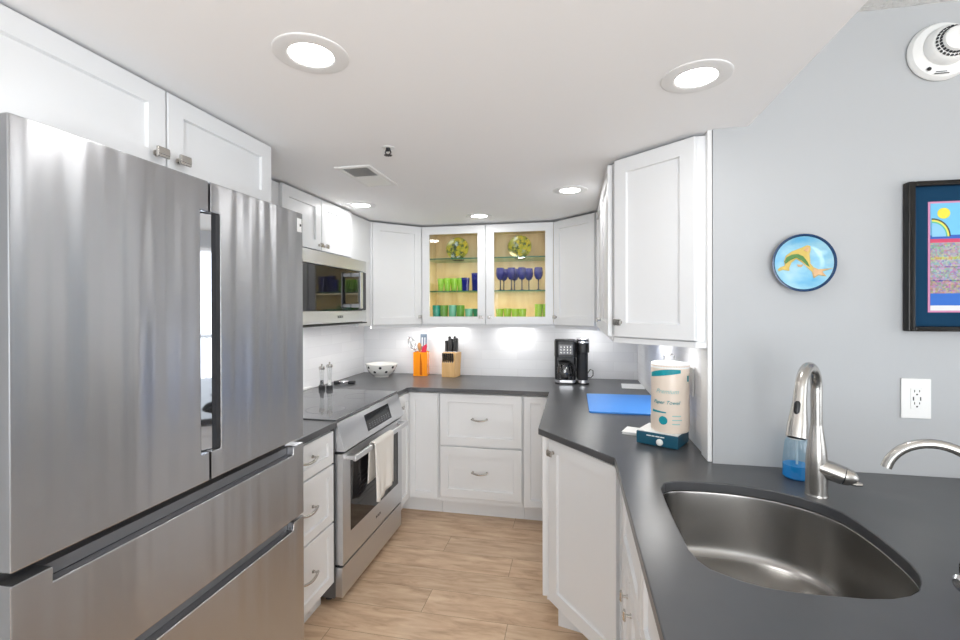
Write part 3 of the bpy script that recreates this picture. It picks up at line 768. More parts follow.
pz([(184, 305), (205, 265), (250, 243), (300, 238), (345, 262), (380, 315), (398, 362), (372, 345), (330, 300), (285, 272), (235, 296), (195, 330)], M_fishgreen, 'painted_back', .0009, 0)
pz([(430, 375), (470, 388), (565, 383), (500, 404), (518, 450), (470, 436), (434, 462), (422, 412)], M_fishpeach, 'painted_tail', .0009, 0)
pz([(345, 205), (372, 175), (392, 176), (394, 205), (378, 222)], M_fishpeach, 'painted_fin', .0009, 0)
pz([(290, 335), (320, 340), (345, 338), (330, 362), (300, 358)], M_fishpeach, 'painted_fin', .0009, 0)
# framed picture
PX0, PX1, PZ0, PZ1 = 1.067, 1.52, 1.391, 1.879
t = thing('framed_picture', 'black framed colourful print with blue mat on the dining wall', 'picture', (PX0, YF - .001, PZ0))
pw, ph = PX1 - PX0, PZ1 - PZ0
mb = MB()
fw = .021
for a in ((0, fw, 0, ph), (pw - fw, pw, 0, ph), (fw, pw - fw, 0, fw * .8), (fw, pw - fw, ph - fw * .8, ph)): mb.box(a[0], a[1], -.030, 0, a[2], a[3], .004)
mb.build('frame', M_black_frame, t)
MB().box(fw, pw - fw, -.012, -.004, fw * .8, ph - fw * .8).build('mat', M_matboard, t)
ax_, az0, az1 = .070, .068, ph - .072
MB().box(ax_ - .006, pw - ax_ + .006, -.0135, -.0122, az0 - .006, az1 + .006).build('inner_mat', M_pink, t)
M_art = mat('colourful_print', (1, 1, 1, 1), .6)
N, L, p = nt(M_art)
tc = N.new('ShaderNodeTexCoord'); sp = N.new('ShaderNodeSeparateXYZ'); L.new(tc.outputs['Object'], sp.inputs[0])
mr = N.new('ShaderNodeMapRange'); mr.inputs['From Min'].default_value = az0; mr.inputs['From Max'].default_value = az1; L.new(sp.outputs[2], mr.inputs[0])
r = N.new('ShaderNodeValToRGB'); r.color_ramp.interpolation = 'CONSTANT'; e = r.color_ramp.elements
bands = [(0, (.75, .75, .75, 1)), (.045, (.02, .14, .55, 1)), (.16, (.48, .28, .34, 1)), (.27, (.03, .05, .22, 1)), (.285, (.45, .42, .50, 1)), (.40, (.05, .06, .2, 1)), (.41, (.42, .40, .55, 1)), (.47, (.60, .60, .08, 1)), (.50, (.40, .42, .45, 1)), (.63, (.62, .06, .14, 1)), (.665, (.03, .12, .5, 1)), (.70, (.16, .52, .80, 1))]
while len(e) < len(bands): e.new(.5)
for i, (po, c) in enumerate(bands): e[i].position = po; e[i].color = c
L.new(mr.outputs[0], r.inputs[0])
vo = N.new('ShaderNodeTexVoronoi'); vo.inputs['Scale'].default_value = 170; L.new(tc.outputs['Object'], vo.inputs['Vector'])
lt = N.new('ShaderNodeMath'); lt.operation = 'LESS_THAN'; lt.inputs[1].default_value = .63; L.new(mr.outputs[0], lt.inputs[0])
gt = N.new('ShaderNodeMath'); gt.operation = 'GREATER_THAN'; gt.inputs[1].default_value = .16; L.new(mr.outputs[0], gt.inputs[0])
mu = N.new('ShaderNodeMath'); mu.operation = 'MULTIPLY'; L.new(lt.outputs[0], mu.inputs[0]); L.new(gt.outputs[0], mu.inputs[1])
m2 = N.new('ShaderNodeMath'); m2.operation = 'MULTIPLY'; m2.inputs[1].default_value = .55; L.new(mu.outputs[0], m2.inputs[0])
mx = N.new('ShaderNodeMixRGB'); L.new(m2.outputs[0], mx.inputs[0]); L.new(r.outputs[0], mx.inputs[1]); hsv = N.new('ShaderNodeHueSaturation'); hsv.inputs['Value'].default_value = .5; L.new(vo.outputs['Color'], hsv.inputs['Color']); L.new(hsv.outputs[0], mx.inputs[2])
L.new(mx.outputs[0], p.inputs['Base Color'])
pr = MB().box(ax_, pw - ax_, -.0145, -.0136, az0, az1).build('print', M_art, t)
MB().cyl((ax_ + .036, -.0156, az1 - .033), (ax_ + .036, -.0146, az1 - .033), .0175, n=28).build('printed_sun', M_sun, pr)
for rr_, cc in ((.052, (.06, .05, .04, 1)), (.048, (.75, .70, .1, 1)), (.043, (.1, .5, .3, 1)), (.039, (.25, .55, .8, 1))):
    b = [(ax_ + .003 + rr_ * math.cos(a * PI / 24), az0 + .240 + rr_ * 1.15 * math.sin(a * PI / 24)) for a in range(13)] + [(ax_ + .003, az0 + .240)]
    MB().prism(b, 0, .001, mtx=Matrix.Translation((0, -.0146 - (.052 - rr_) * .02, 0)) @ Matrix.Rotation(PI / 2, 4, 'X')).build('printed_arch', mat('arch_ink', cc, .6), pr)
# smoke detector
t = thing('smoke_detector', 'round white smoke detector high on the dining wall', 'smoke detector', (1.168, YF - .001, 2.300))
def wl(prof, m, nm, off=(0, 0)): return MB().lathe(prof, (off[0], off[1], 0), n=40, mtx=Matrix.Rotation(PI / 2, 4, 'X')).build(nm, m, t)
wl([(0, 0), (.090, 0), (.0935, .006), (.0925, .012), (.086, .022), (.070, .028), (.058, .029), (0, .029)], M_white, 'base')
wl([(.061, .028), (.062, .034), (.057, .052), (.050, .058), (0, .058)], M_white, 'sensor_housing', (0, .006))
wl([(.047, .058), (.045, .064), (.040, .066), (.036, .082), (.028, .086), (0, .086)], M_white, 'cap', (0, .006))
mb = MB()
for q, rr_ in ((0, .0455), (1, .0395)):
    for k in range(26):
        a = k * 2 * PI / 26
        mb.box(rr_ - .002, rr_ + .0022, -.0033, .0033, .060 + q * .007, .0655 + q * .008, mtx=Matrix.Rotation(PI / 2, 4, 'X') @ Matrix.Translation((0, .006, 0)) @ Matrix.Rotation(a, 4, 'Z'))
mb.build('vent_slot', M_gap, t)
MB().box(-.030, .010, -.0300, -.0285, -.080, -.0775).box(-.026, .004, -.0300, -.0285, -.0735, -.072).build('label_print', M_gap, t)
MB().cyl((-.045, -.029, -.062), (-.045, -.031, -.062), .006, n=16).build('indicator', M_gap, t)
# wall outlet
t = thing('wall_outlet', 'white wall outlet plate with double socket below the framed picture', 'outlet', (1.104, YF - .001, 1.169))
MB().box(-.0425, .0425, -.006, 0, -.066, .066, .003).build('cover_plate', M_white, t)
rc = MB().box(-.017, .017, -.0085, -.005, -.034, .034, .0015).build('receptacle', M_white, t)
mb = MB()
for z in (.022, -.018):
    mb.box(-.008, -.006, -.0092, -.0083, z - .001, z + .007).box(.006, .008, -.0092, -.0083, z, z + .0065)
    mb.cyl((0, -.0083, z - .008), (0, -.0092, z - .008), .0026, n=12)
mb.box(-.0115, -.0085, -.0092, -.0083, -.006, .006).box(.0085, .0115, -.0092, -.0083, -.006, .006)
mb.build('socket_slot', M_dark, rc)
# outlet plate on the tiled right wall
t = thing('wall_outlet', 'white outlet plate seen edge-on on the right wall tile', 'outlet', (XR - .0085, 2.032, 1.165), -PI / 2)
MB().box(-.036, .036, -.006, 0, -.058, .058, .002).build('cover_plate', M_white, t)
MB().box(-.017, .017, -.009, -.005, -.034, .034, .0015).build('receptacle', M_white, t)

# ================================================================== things on the worktop, back left to right
# spotted bowl
t = thing('bowl', 'white ceramic bowl with black spots in the back left corner', 'bowl', (-1.545, 3.50, CT)); t.scale = (.95, .95, .93)
prf = [(0, .004), (.056, .004), (.058, 0), (.062, 0), (.064, .010), (.095, .032), (.122, .068), (.134, .108), (.137, .112), (.133, .114), (.128, .108), (.115, .068), (.088, .036), (.05, .016), (0, .014)]
bw = MB().lathe(prf, n=48).build('bowl', M_ceramic, t)
for k in range(7):
    for z, r in ((.088, .1285), (.050, .1095)):
        a = (k + (.5 if z < .08 else 0)) * 2 * PI / 7 - .35
        sl_ = math.atan2(.012, .04) if z > .08 else math.atan2(.027, .036)
        MB().lathe([(0, .0016), (.0115, .0012), (.012, -.002)], n=16, mtx=Matrix.Rotation(a, 4, 'Z') @ Matrix.Translation((r, 0, z)) @ Matrix.Rotation(PI / 2 + sl_, 4, 'Y')).build('spot', M_dot, bw)
# pepper mills
def mill(name, label, x, y, z, h):
    t = thing(name, label, 'pepper mill', (x, y, z), 0, 'clear pepper and salt mills')
    MB().lathe([(0, 0), (.021, 0), (.022, .004), (.021, .022), (.018, .026), (0, .026)], n=24).build('base', M_gap, t)
    MB().lathe([(.017, .026), (.014, .05), (.013, .075), (.0155, .105), (.018, h - .030)], n=24).build('clear_tube', M_acrylic, t)
    MB().lathe([(0, h - .030), (.019, h - .030), (.020, h - .024), (.019, h - .012), (.010, h - .008), (.004, h - .008), (.004, h - .004), (.006, h), (.005, h + .007), (0, h + .008)], n=24).build('cap', M_nickel, t)
    MB().lathe([(0, .028), (.0125, .028), (.011, .052), (.0105, .06), (0, .06)], n=20).build('filling', M_dot if 'pepper' in label[:14] else M_paper, t)
mill('pepper_mill', 'clear pepper mill with chrome cap nearer the refrigerator on the cooktop', -1.688, 2.835, .9203, .165)
mill('salt_mill', 'taller clear salt mill with chrome cap beside the pepper mill', -1.632, 2.838, .9203, .180)
# small black and silver lighter-like utensil at the cooktop back
t = thing('spoon_rest', 'small black and silver spoon rest on the worktop behind the range', 'spoon rest', (-1.655, 3.075, CT), .5)
MB().lathe([(0, .003), (.030, .003), (.036, .022), (.039, .022), (.034, 0), (0, 0)], n=24).build('dish', M_chrome, t)
MB().box(.034, .085, -.016, .016, .002, .024, .006).build('grip', M_dark, t)
MB().box(-.070, -.034, -.018, .018, .002, .028, .006).build('end_cap', M_dark, t)
# utensil crock
uc = (-1.245, 3.625)
t = thing('utensil_holder', 'orange square utensil holder on the back worktop', 'utensil holder', (uc[0], uc[1], CT), math.radians(9))
mb = MB(); hw = .058
for a in ((-hw, hw, -hw, -hw + .005), (-hw, hw, hw - .005, hw), (-hw, -hw + .005, -hw + .005, hw - .005), (hw - .005, hw, -hw + .005, hw - .005)): mb.box(*a, 0, .195, .0012)
mb.box(-hw + .005, hw - .005, -hw + .005, hw - .005, 0, .008)
mb.build('holder', M_orange, t)
M_groove = mat('groove_shade_orange', (.50, .10, .004, 1), .2)
MB().prism([(-.004, .010), (.016, .010), (.013, .10), (.004, .185), (-.001, .185)], 0, .0012, mtx=Matrix.Translation((0, -hw, 0)) @ Matrix.Rotation(PI / 2, 4, 'X')).build('groove_shade', M_groove, t)  # flat dark wedge painting the shade of a front groove
def utensil(name, label, base, tip, parts):
    t = thing(name, label, name.replace('_', ' '), (uc[0], uc[1], CT), 0, 'utensils in the orange holder')
    for nm, fn, m in parts: fn().build(nm, m, t)
    return t
def whisk_loops():
    mb = MB(); b = Vector((-.045, -.02, .205)); e_ = Vector((-.105, -.03, .325)); d = (e_ - b).normalized()
    for k in range(6):
        s = Matrix.Rotation(k * PI / 6, 3, d) @ d.orthogonal().normalized()
        mb.tube([b + d * (i / 12 * .13) * 1 + s * .030 * math.sin(min(1, i / 12) * PI) ** .8 for i in range(13)], .0014, 6)
        mb.tube([b + d * (i / 12 * .13) * 1 - s * .030 * math.sin(min(1, i / 12) * PI) ** .8 for i in range(13)], .0014, 6)
    return mb
utensil('whisk', 'silver wire whisk leaning left in the orange holder', 0, 0, [('wire_loop', whisk_loops, M_chrome), ('handle', lambda: MB().tube([(-.008, 0, .02), (-.045, -.02, .205)], .006, 12), M_chrome)])
utensil('wooden_spoon', 'brown wooden spoon standing in the orange holder', 0, 0, [('spoon', lambda: MB().tube([(.004, -.012, .015), (-.004, -.024, .19), (-.006, -.026, .22), (-.008, -.028, .25), (-.009, -.029, .272)], [.006, .007, .014, .019, .006], 12, flat=.5), M_spoonwood)])
SPM = Matrix.Translation((.018, -.002, .225)) @ Matrix.Rotation(.03, 4, 'Y')
utensil('spatula', 'blue-grey slotted spatula, tallest in the orange holder', 0, 0, [
    ('blade', lambda: MB().box(-.028, -.017, -.004, .001, 0, .105, .001, mtx=SPM).box(.017, .028, -.004, .001, 0, .105, .001, mtx=SPM).box(-.006, .006, -.004, .001, 0, .105, .001, mtx=SPM).box(-.028, .028, -.004, .001, .09, .118, .002, mtx=SPM).box(-.028, .028, -.004, .001, -.014, .016, .002, mtx=SPM), M_greysil),
    ('handle', lambda: MB().tube([(.012, .012, .015), (.018, .0, .215)], .0055, 10), M_greysil)])
utensil('spatula', 'red silicone spatula at the right of the orange holder', 0, 0, [
    ('blade', lambda: MB().prism([(-.024, 0), (.020, 0), (.030, .055), (.026, .075), (-.006, .052)], 0, .006, .002, mtx=Matrix.Translation((.030, -.030, .190)) @ Matrix.Rotation(PI / 2, 4, 'X')), M_redsil),
    ('handle', lambda: MB().tube([(.020, -.026, .015), (.030, -.033, .196)], .005, 10), M_redsil)])
# knife block
kb = (-.985, 3.60)
t = thing('knife_block', 'pale wood knife block on the back worktop', 'knife block', (kb[0], kb[1], CT), math.radians(-9))
sweep_x('block', [(-.055, 0), (.060, 0), (.085, .195), (-.030, .195), (-.055, .110)], -.058, .058, M_blockwood, t, .003)
text_part('brand_print', '- - -', .014, M_spoonwood, t, FRONT(0, -.0556, .040))
mb = MB()
kgrp = 'black handled knives in the wooden block'
def knife(i, x, y, z, h, r, lean, label):
    k = thing('knife', label, 'knife', (0, 0, 0), 0, kgrp)
    k.matrix_world = Matrix.Translation((kb[0], kb[1], CT)) @ Matrix.Rotation(math.radians(-9), 4, 'Z') @ Matrix.Translation((x, y, z)) @ Matrix.Rotation(lean[0], 4, 'X') @ Matrix.Rotation(lean[1], 4, 'Y')
    MB().box(-r * .62, r * .62, -r, r, .006, h, .003).box(-r * .62, r * .62, -r * 1.25, r * 1.1, h - .022, h, .004).build('handle', M_dark, k)
    MB().box(-r * .5, r * .5, -r * .8, r * .8, .0, .008, .001).build('bolster', M_chrome, k)
lab5 = ['leftmost tall black knife handle in the block', 'second tall black knife handle from the left', 'middle tall black knife handle in the block', 'fourth tall black knife handle from the left', 'rightmost tall black knife handle in the block']
for i, (x, y, h) in enumerate(((-.046, .02, .095), (-.024, .03, .130), (-.002, .02, .112), (.020, .035, .132), (.040, .02, .118))):
    knife(i, x, y,   .1955, h, .0150, (-.13, -.06 + .01 * i), lab5[i])
lab6 = ['leftmost', 'second from left', 'third from left', 'fourth from left', 'fifth from left', 'rightmost']
for i in range(6):
    knife(i, -.045 + i * .017, -.048, .118, .078, .0085, (.10, 0), lab6[i] + ' short steak knife in the lower row of the block')
# coffee maker: glass carafe side and single-cup side
t = thing('coffee_maker', 'black and silver coffee maker with glass carafe and single-cup tower', 'coffee maker', (-.062, 3.47, CT), math.radians(4))
def rr_poly(x0, x1, y0, y1, r, n=6):
    P = []
    for cx, cy, a0 in ((x1 - r, y1 - r, 0), (x0 + r, y1 - r, PI / 2), (x0 + r, y0 + r, PI), (x1 - r, y0 + r, 1.5 * PI)):
        P += [(cx + r * math.cos(a0 + PI / 2 * i / n), cy + r * math.sin(a0 + PI / 2 * i / n)) for i in range(n + 1)]
    return P
b0 = MB().prism(rr_poly(-.080, .078, -.09, .09, .035), 0, .012).build('base', M_dark, t)
MB().prism(rr_poly(-.078, .076, -.088, .08, .034), .012, .030).build('base_band', M_chrome, b0)
MB().prism(rr_poly(-.078, .078, .02, .09, .02), .030, .20).build('water_tank', M_dark, t)
hd = MB().prism(rr_poly(-.082, .080, -.085, .09, .032), .195, .315, .004).build('brew_head', M_dark, t)
MB().prism(rr_poly(-.076, .074, -.079, .084, .03), .312, .320).build('lid', M_gap, hd)
MB().box(-.055, .048, -.0875, -.084, .215, .290, .002).box(-.050, .043, -.0885, -.0872, .220, .285, .001).build('control_panel', M_grey, hd)
mb = MB()
for i in range(4):
    for j in range(3): mb.cyl((-.038 + i * .023, -.0884, .230 + j * .021), (-.038 + i * .023, -.0905, .230 + j * .021), .0035, n=12)
mb.build('button', M_nickel, hd)
ca = MB().lathe([(0, .032), (.050, .032), (.056, .040), (.060, .075), (.056, .115), (.045, .140), (.046, .150)], (-.008, -.030, 0), 28).build('carafe', M_carafe, t)
MB().lathe([(.046, .141), (.050, .143), (.050, .155), (.020, .165), (0, .166)], (-.008, -.030, 0), 28).build('carafe_lid', M_dark, ca)
MB().tube([(.034, -.060, .145), (.058, -.082, .140), (.064, -.088, .105), (.050, -.075, .062), (.043, -.066, .058)], .008, 10).build('carafe_handle', M_dark, ca)
tw = MB().prism(rr_poly(.082, .165, -.095, .075, .030), .0, .010).build('cup_base', M_dark, t)
MB().prism(rr_poly(.084, .163, -.093, .070, .029), .010, .032).build('cup_base_band', M_chrome, tw)
MB().prism(rr_poly(.082, .165, -.015, .085, .030), .030, .235).build('tower', M_gap, t)
MB().prism(rr_poly(.080, .167, -.090, .085, .034), .230, .302, .004).build('pod_head', M_dark, t)
MB().prism(rr_poly(.078, .169, -.092, .087, .035), .302, .314).prism(rr_poly(.080, .167, -.090, .085, .034), .322, .334, .002).build('head_band', M_chrome, t)
MB().prism(rr_poly(.082, .165, -.088, .083, .034), .313, .323).build('head_gap', M_dark, t)
MB().tube([(.164, .05, .06), (.185, .045, .095), (.205, .045, .085), (.205, .045, .05), (.190, .055, .030), (.165, .06, .03)], .0035, 8).build('cord', M_dark, t)
# blue board, paper
tag(MB().prism([(0, .006), (.006, 0), (.322, -.006), (.400, .40), (.394, .53), (.008, .515), (0, .509)], 0, .009, .002).build('cutting_board', M_bluemat, None, (.078, 2.487, CT)), 'bright blue flexible cutting board on the worktop', 'cutting board')
t = tag(MB().box(-.075, .075, -.10, .10, 0, .003, .0008).build('card', M_paper, None, (.405, 3.375, CT + .0002), math.radians(-4)), 'white printed card lying near the right wall', 'card')
# teal box with towel roll on it
bxr = math.radians(-28)
bxc = (.352, 1.985)
t = thing('small_box', 'dark teal drawer box with round white knob on the worktop', 'box', (bxc[0], bxc[1], CT), bxr)
MB().box(-.082, .082, -.062, .085, .003, .052, .002).build('box', M_box, t)
MB().box(-.080, .080, -.058, .083, .0525, .056, .0012).build('lid', M_paper, t)
MB().ball((.015, -.072, .022), .0135, (1, .9, 1), 18).cyl((.015, -.062, .022), (.015, -.070, .022), .006, n=12).build('knob', M_ceramic, t)
mb = MB()
for x0, x1 in ((-.040, -.022), (-.020, -.008), (-.005, .012), (.014, .030)): mb.box(x0, x1, -.0626, -.0619, .0385, .0425)
mb.build('box_print', M_paper, t)
rl = (.386, 1.995)
t = thing('paper_towel_roll', 'wrapped paper towel roll standing on the teal box', 'paper towel roll', (rl[0], rl[1], CT + .0565), math.radians(-14))
RR, RH = .074, .272
MB().lathe([(.020, .002), (.070, .0), (RR, .006), (RR + .0005, .05), (RR - .001, .15), (RR, RH - .006), (RR - .004, RH), (.020, RH - .001)], n=48).build('wrapped_roll', M_wrap, t)
mb = MB().lathe([(.0205, RH - .003), (.0205, .004)], n=24)
mb.build('core', M_blockwood, t)
MB().lathe([(.022, RH + .0002), (.050, RH + .004), (.072, RH + .0015), (RR + .0006, RH - .012), (RR + .0008, RH - .016)], n=40).build('top_fold', M_paper, t)
# print wrapped round the roll
def on_roll(u0, u1, zfun0, zfun1, nm, m, n=14, off=.0012):
    mb = MB(); bm = mb.bm; A = []; B = []
    for i in range(n + 1):
        u = u0 + (u1 - u0) * i / n; a = -PI / 2 + u / RR; r = RR + off
        A.append(bm.verts.new((r * math.cos(a), r * math.sin(a), zfun0(i / n)))); B.append(bm.verts.new((r * math.cos(a), r * math.sin(a), zfun1(i / n))))
    for i in range(n): bm.faces.new((A[i], A[i + 1], B[i + 1], B[i]))
    o = mb.build(nm, m, t); return o
on_roll(-.085, .045, lambda s: .218 + .022 * s, lambda s: .236 + .016 * math.sin(s * 2.2) + .004 * s, 'wrap_print', M_tealink)
on_roll(-.072, -.010, lambda s: .078 + .002 * s, lambda s: .088 - .004 * s, 'wrap_print', M_tealink)
on_roll(.078, .090, lambda s: .205, lambda s: .228, 'wrap_print', M_tealink, 4)
def roll_text(txt, size, u, z, m, shear=.25):
    me = text_mesh(txt, size, .0003, shear)
    for v in me.vertices:
        a = -PI / 2 + (v.co.x + u) / RR; r = RR + .0014 + v.co.z
        y = v.co.y; v.co = (r * math.cos(a), r * math.sin(a), z + y)
    me.materials.clear(); me.materials.append(m); me.name = 'wrap_text'
    o = bpy.data.objects.new('wrap_text', me); COL.objects.link(o); o.parent = t
roll_text('Premium', .024, -.008, .166, M_paleink, .35)
roll_text('Paper Towel', .020, -.012, .122, M_tealink, .35)
for i, wd in enumerate((.03, .038, .034)): on_roll(.012, .012 + wd, lambda s, i=i: .036 + i * .016, lambda s, i=i: .040 + i * .016, 'wrap_print', M_paleink, 4)
mb = MB(); bm = mb.bm
c0 = bm.verts.new((0, 0, 0)); ring_ = []
for k in range(20):
    u = -.022 + .017 * math.cos(k * PI / 10); zz = .050 + .017 * math.sin(k * PI / 10); a = -PI / 2 + u / RR
    ring_.append(bm.verts.new(((RR + .0013) * math.cos(a), (RR + .0013) * math.sin(a), zz)))
a = -PI / 2 - .022 / RR; c0.co = ((RR + .0013) * math.cos(a), (RR + .0013) * math.sin(a), .050)
for k in range(20): bm.faces.new((c0, ring_[k], ring_[(k + 1) % 20]))
mb.build('wrap_badge', M_tealink, t)
mb = MB().tube([(-.022, .02, RH + .002), (-.022, .02, RH + .028), (-.018, .02, RH + .034), (.012, .02, RH + .034), (.016, .02, RH + .028), (.016, .02, RH + .012)], .0035, 10)
mb.build('carry_loop', M_chrome, t)
tag(MB().box(-.055, .055, -.05, .05, 0, .004, .001).box(-.053, .056, -.049, .051, .0041, .008, .001).box(-.056, .052, -.051, .048, .0081, .012, .001).build('napkin_stack', M_paper, None, (.275, 2.125, CT + .0003), math.radians(-20)), 'folded white paper napkins behind the teal box', 'napkins')

# ================================================================== inside the glass cabinet
def speckle(name, base):
    m = mat(name, base, .12)
    N, L, p = nt(m)
    tc = N.new('ShaderNodeTexCoord'); vo = N.new('ShaderNodeTexVoronoi'); vo.inputs['Scale'].default_value = 48
    nz = N.new('ShaderNodeTexNoise'); nz.inputs['Scale'].default_value = 14
    mxv = N.new('ShaderNodeMixRGB'); mxv.inputs[0].default_value = .06; L.new(tc.outputs['Object'], mxv.inputs[1]); L.new(nz.outputs['Color'], mxv.inputs[2]); L.new(mxv.outputs[0], vo.inputs['Vector'])
    sp = N.new('ShaderNodeSeparateColor'); L.new(vo.outputs['Color'], sp.inputs[0])
    r = N.new('ShaderNodeValToRGB'); r.color_ramp.interpolation = 'CONSTANT'; e = r.color_ramp.elements
    cs = [(0, (.50, .42, .02, 1)), (.25, (.26, .30, .02, 1)), (.42, (.05, .10, .02, 1)), (.56, (.36, .38, .05, 1)), (.72, (.60, .50, .04, 1)), (.86, (.03, .06, .04, 1)), (.93, (.30, .38, .30, 1))]
    if base[2] > .2: cs[6] = (.80, (.42, .55, .62, 1)); 
    while len(e) < len(cs): e.new(.5)
    for i, (po, c) in enumerate(sorted(cs, key=lambda q: q[0])): e[i].position = po; e[i].color = c
    L.new(sp.outputs[0], r.inputs[0]); L.new(r.outputs[0], p.inputs['Base Color'])
    return m
for x, label, m in ((-.922, 'round yellow and blue-grey speckled glass plate standing on the left top shelf', speckle('speckled_glass_plate', (.5, .5, .3, 1))),
                    (-.418, 'round yellow-green speckled glass plate standing on the right top shelf', speckle('mottled_glass_plate', (.5, .5, .1, 1)))):
    t = thing('display_plate', label, 'plate', (x, GY + .235, SH[1] + .001), 0, 'display plates in the glass cabinet')
    mtx = Matrix.Translation((0, 0, .094)) @ Matrix.Rotation(PI / 2 - .16, 4, 'X')
    MB().lathe([(0, 0), (.05, 0), (.075, .008), (.092, .018), (.093, .021), (.074, .012), (.05, .005), (0, .005)], n=40, mtx=mtx).build('plate', m, t)
    mb = MB()
    for s in (-1, 1): mb.tube([(s * .035, -.030, .018), (s * .035, -.033, .004), (s * .035, .04, .004), (s * .03, .045, .09)], .0025, 8)
    mb.tube([(-.035, .02, .004), (.035, .02, .004)], .0025, 8)
    mb.build('stand', M_gap, t)
def vessel(name, label, cat, group, x, y, z, r0, r1, h, m, square=False):
    if square:
        mb = MB(); bm = mb.bm
        n = 24
        def ring(r, zz): 
            out = []
            for k in range(n):
                a = 2 * PI * k / n + PI / 4; q = (abs(math.cos(a)) ** 6 + abs(math.sin(a)) ** 6) ** (-1 / 6)
                out.append(bm.verts.new((r * q * math.cos(a), r * q * math.sin(a), zz)))
            return out
        R_ = [ring(r0, 0), ring(r1, h), ring(r1 - .003, h), ring(r0 - .003, .012)]
        for a, b in zip(R_, R_[1:]):
            for k in range(n): bm.faces.new((a[k], a[(k + 1) % n], b[(k + 1) % n], b[k]))
        bm.faces.new(R_[0][::-1]); bm.faces.new(R_[3])
    else:
        mb = MB().lathe([(0, 0), (r0 * .9, 0), (r0, .004), (r1, h), (r1 - .0025, h), (r0 - .003, .010), (0, .010)], n=28)
    return tag(mb.build(name, m, None, (x, y, z)), label, cat, group)
z1, z2, z0 = SH[0] + .0005, SH[1] + .0005, UB + .0268
# lime tumblers, two rows
xs = (-1.035, -.995, -.955, -.915)
words = ['leftmost', 'second from left', 'third from left', 'rightmost']
for i, x in enumerate((-1.030, -.975, -.920, -.868)):
    vessel('tumbler', words[i] + ' lime green glass tumbler in the front row of the middle shelf', 'glass', 'lime tumblers on the middle shelf', x, GY + .11, z1, .019, .027, .098 + .003 * (i % 2), M_limeglass)
for i, x in enumerate((-1.003, -.948, -.893)):
    vessel('tumbler', ['left', 'middle', 'right'][i] + ' lime green glass tumbler in the row behind on the middle shelf', 'glass', 'lime tumblers on the middle shelf', x, GY + .19, z1, .019, .027, .104, M_limeglass)
for i, (x, y, h, r, lb) in enumerate(((-.826, .10, .102, .029, 'short square blue glass on the middle shelf beside the lime tumblers'), (-.755, .15, .140, .032, 'taller square blue glass at the back of the middle shelf'), (-.722, .07, .130, .030, 'square blue glass nearest the door frame on the middle shelf'))):
    vessel('square_glass', lb, 'glass', 'square blue glasses', x, GY + y, z1, r * .84, r, h, M_blueglass, True)
# bottom left cups
for x, h, m, lb in ((-1.062, .122, M_teal, 'teal glass cup at the left end of the bottom shelf'), (-1.002, .122, M_olive, 'olive green glass cup beside the teal cup'), (-.932, .123, M_paleteal, 'pale teal glass cup in the middle of the bottom left shelf'), (-.868, .122, M_olive, 'olive green glass cup beside the pale teal cup'), (-.800, .095, M_paleteal, 'low pale teal glass cup on the bottom left shelf'), (-.736, .095, M_darkgreen, 'low deep green glass cup at the right of the bottom left shelf')):
    vessel('cup', lb, 'cup', 'coloured cups on the bottom left shelf', x, GY + .10, z0, .028, .033, h, m)
for i, (x, h) in enumerate(((-.560, .094), (-.500, .096), (-.440, .094), (-.385, .094))):
    vessel('bowl', ['leftmost', 'second from left', 'third from left', 'rightmost'][i] + ' low lime green bowl on the bottom right shelf', 'bowl', 'low green bowls on the bottom right shelf', x, GY + .11, z0, .024, .030, h, M_green)
for i, x in enumerate((-.262, -.205)):
    vessel('cup', ['left', 'right'][i] + ' tall lime green cup of the pair on the bottom right shelf', 'cup', 'tall green cups on the bottom right shelf', x, GY + .10, z0, .026, .029, .128, M_green)
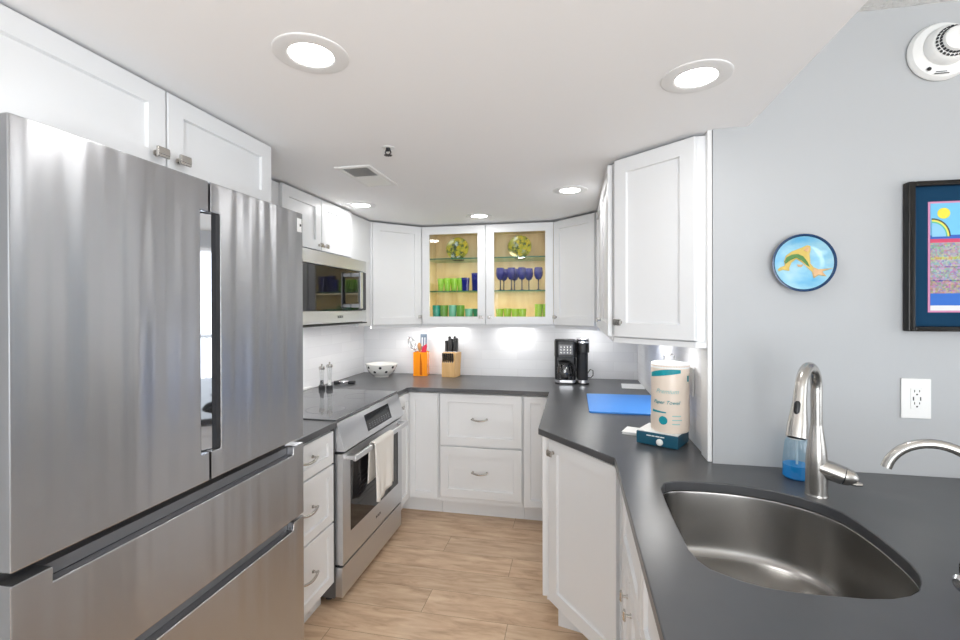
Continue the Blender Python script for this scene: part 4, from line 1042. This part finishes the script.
# goblets
gob = None
glab = ['front goblet of the leftmost blue pair', 'rear goblet of the leftmost blue pair', 'front goblet of the second blue pair', 'rear goblet of the second blue pair', 'front goblet of the third blue pair', 'rear goblet of the third blue pair', 'single blue goblet at the right end']
for i, (x, y) in enumerate(((-.551, .09), (-.541, .20), (-.466, .09), (-.456, .20), (-.386, .09), (-.342, .18), (-.262, .10))):
    lb = glab[i] + ' on the middle right shelf'
    if gob is None:
        gob = thing('goblet', lb, 'goblet', (x, GY + y, z1), 0, 'blue goblets on the middle shelf')
        MB().lathe([(.0045, .078), (.020, .086), (.031, .108), (.034, .130), (.031, .160), (.028, .172), (.0265, .172), (.0325, .130), (.029, .110), (.018, .090), (0, .085)], n=28).build('bowl', M_blueglass, gob)
        MB().lathe([(0, 0), (.029, 0), (.029, .002), (.008, .006), (.0045, .012), (.004, .06), (.0055, .079), (0, .08)], n=24).build('stem', M_stemglass, gob)
    else: dup(gob, (x, GY + y, z1), lb)
# cabinet and worktop lamps
for x in (-.90, -.40): area('cabinet_lamp', (x, GY + .12, UT - .03), (0, 0, 0), .06, .06, .12, (1, .88, .66), 'DISK')
area('cabinet_lamp', (-.644, GY + .10, 1.59), (0, 0, 0), .85, .10, .8, (1, .86, .60))
area('cabinet_lamp', (-.644, GY + .10, 1.84), (0, 0, 0), .85, .10, .8, (1, .86, .60))
for x, y in ((-.46, 3.60), (-1.0, 3.60), (.10, 3.50)): area('under_cabinet_lamp', (x, y, UB - .004), (0, 0, 0), .16, .05, UNDER_W, (1, .98, .95))
area('under_cabinet_lamp', (.33, 2.02, UB - .03), (0, 0, 0), .10, .10, UNDER_W * .7, (1, .98, .95))
area('under_cabinet_lamp', (.40, 2.6, UB - .004), (0, 0, 0), .05, .3, UNDER_W, (1, .98, .95))
area('range_lamp', (-1.55, 2.47, 1.366), (0, 0, 0), .22, .60, UNDER_W * 2.2, (1, 1, 1))
area('under_cabinet_lamp', (-1.30, 3.40, UB - .004), (0, 0, 0), .06, .3, UNDER_W * 1.2, (1, .98, .95))  # extra lamp added to brighten the tile in the left corner
area('under_cabinet_lamp', (-1.48, 3.06, UB - .004), (0, 0, 0), .06, .25, UNDER_W * .9, (1, .98, .95))
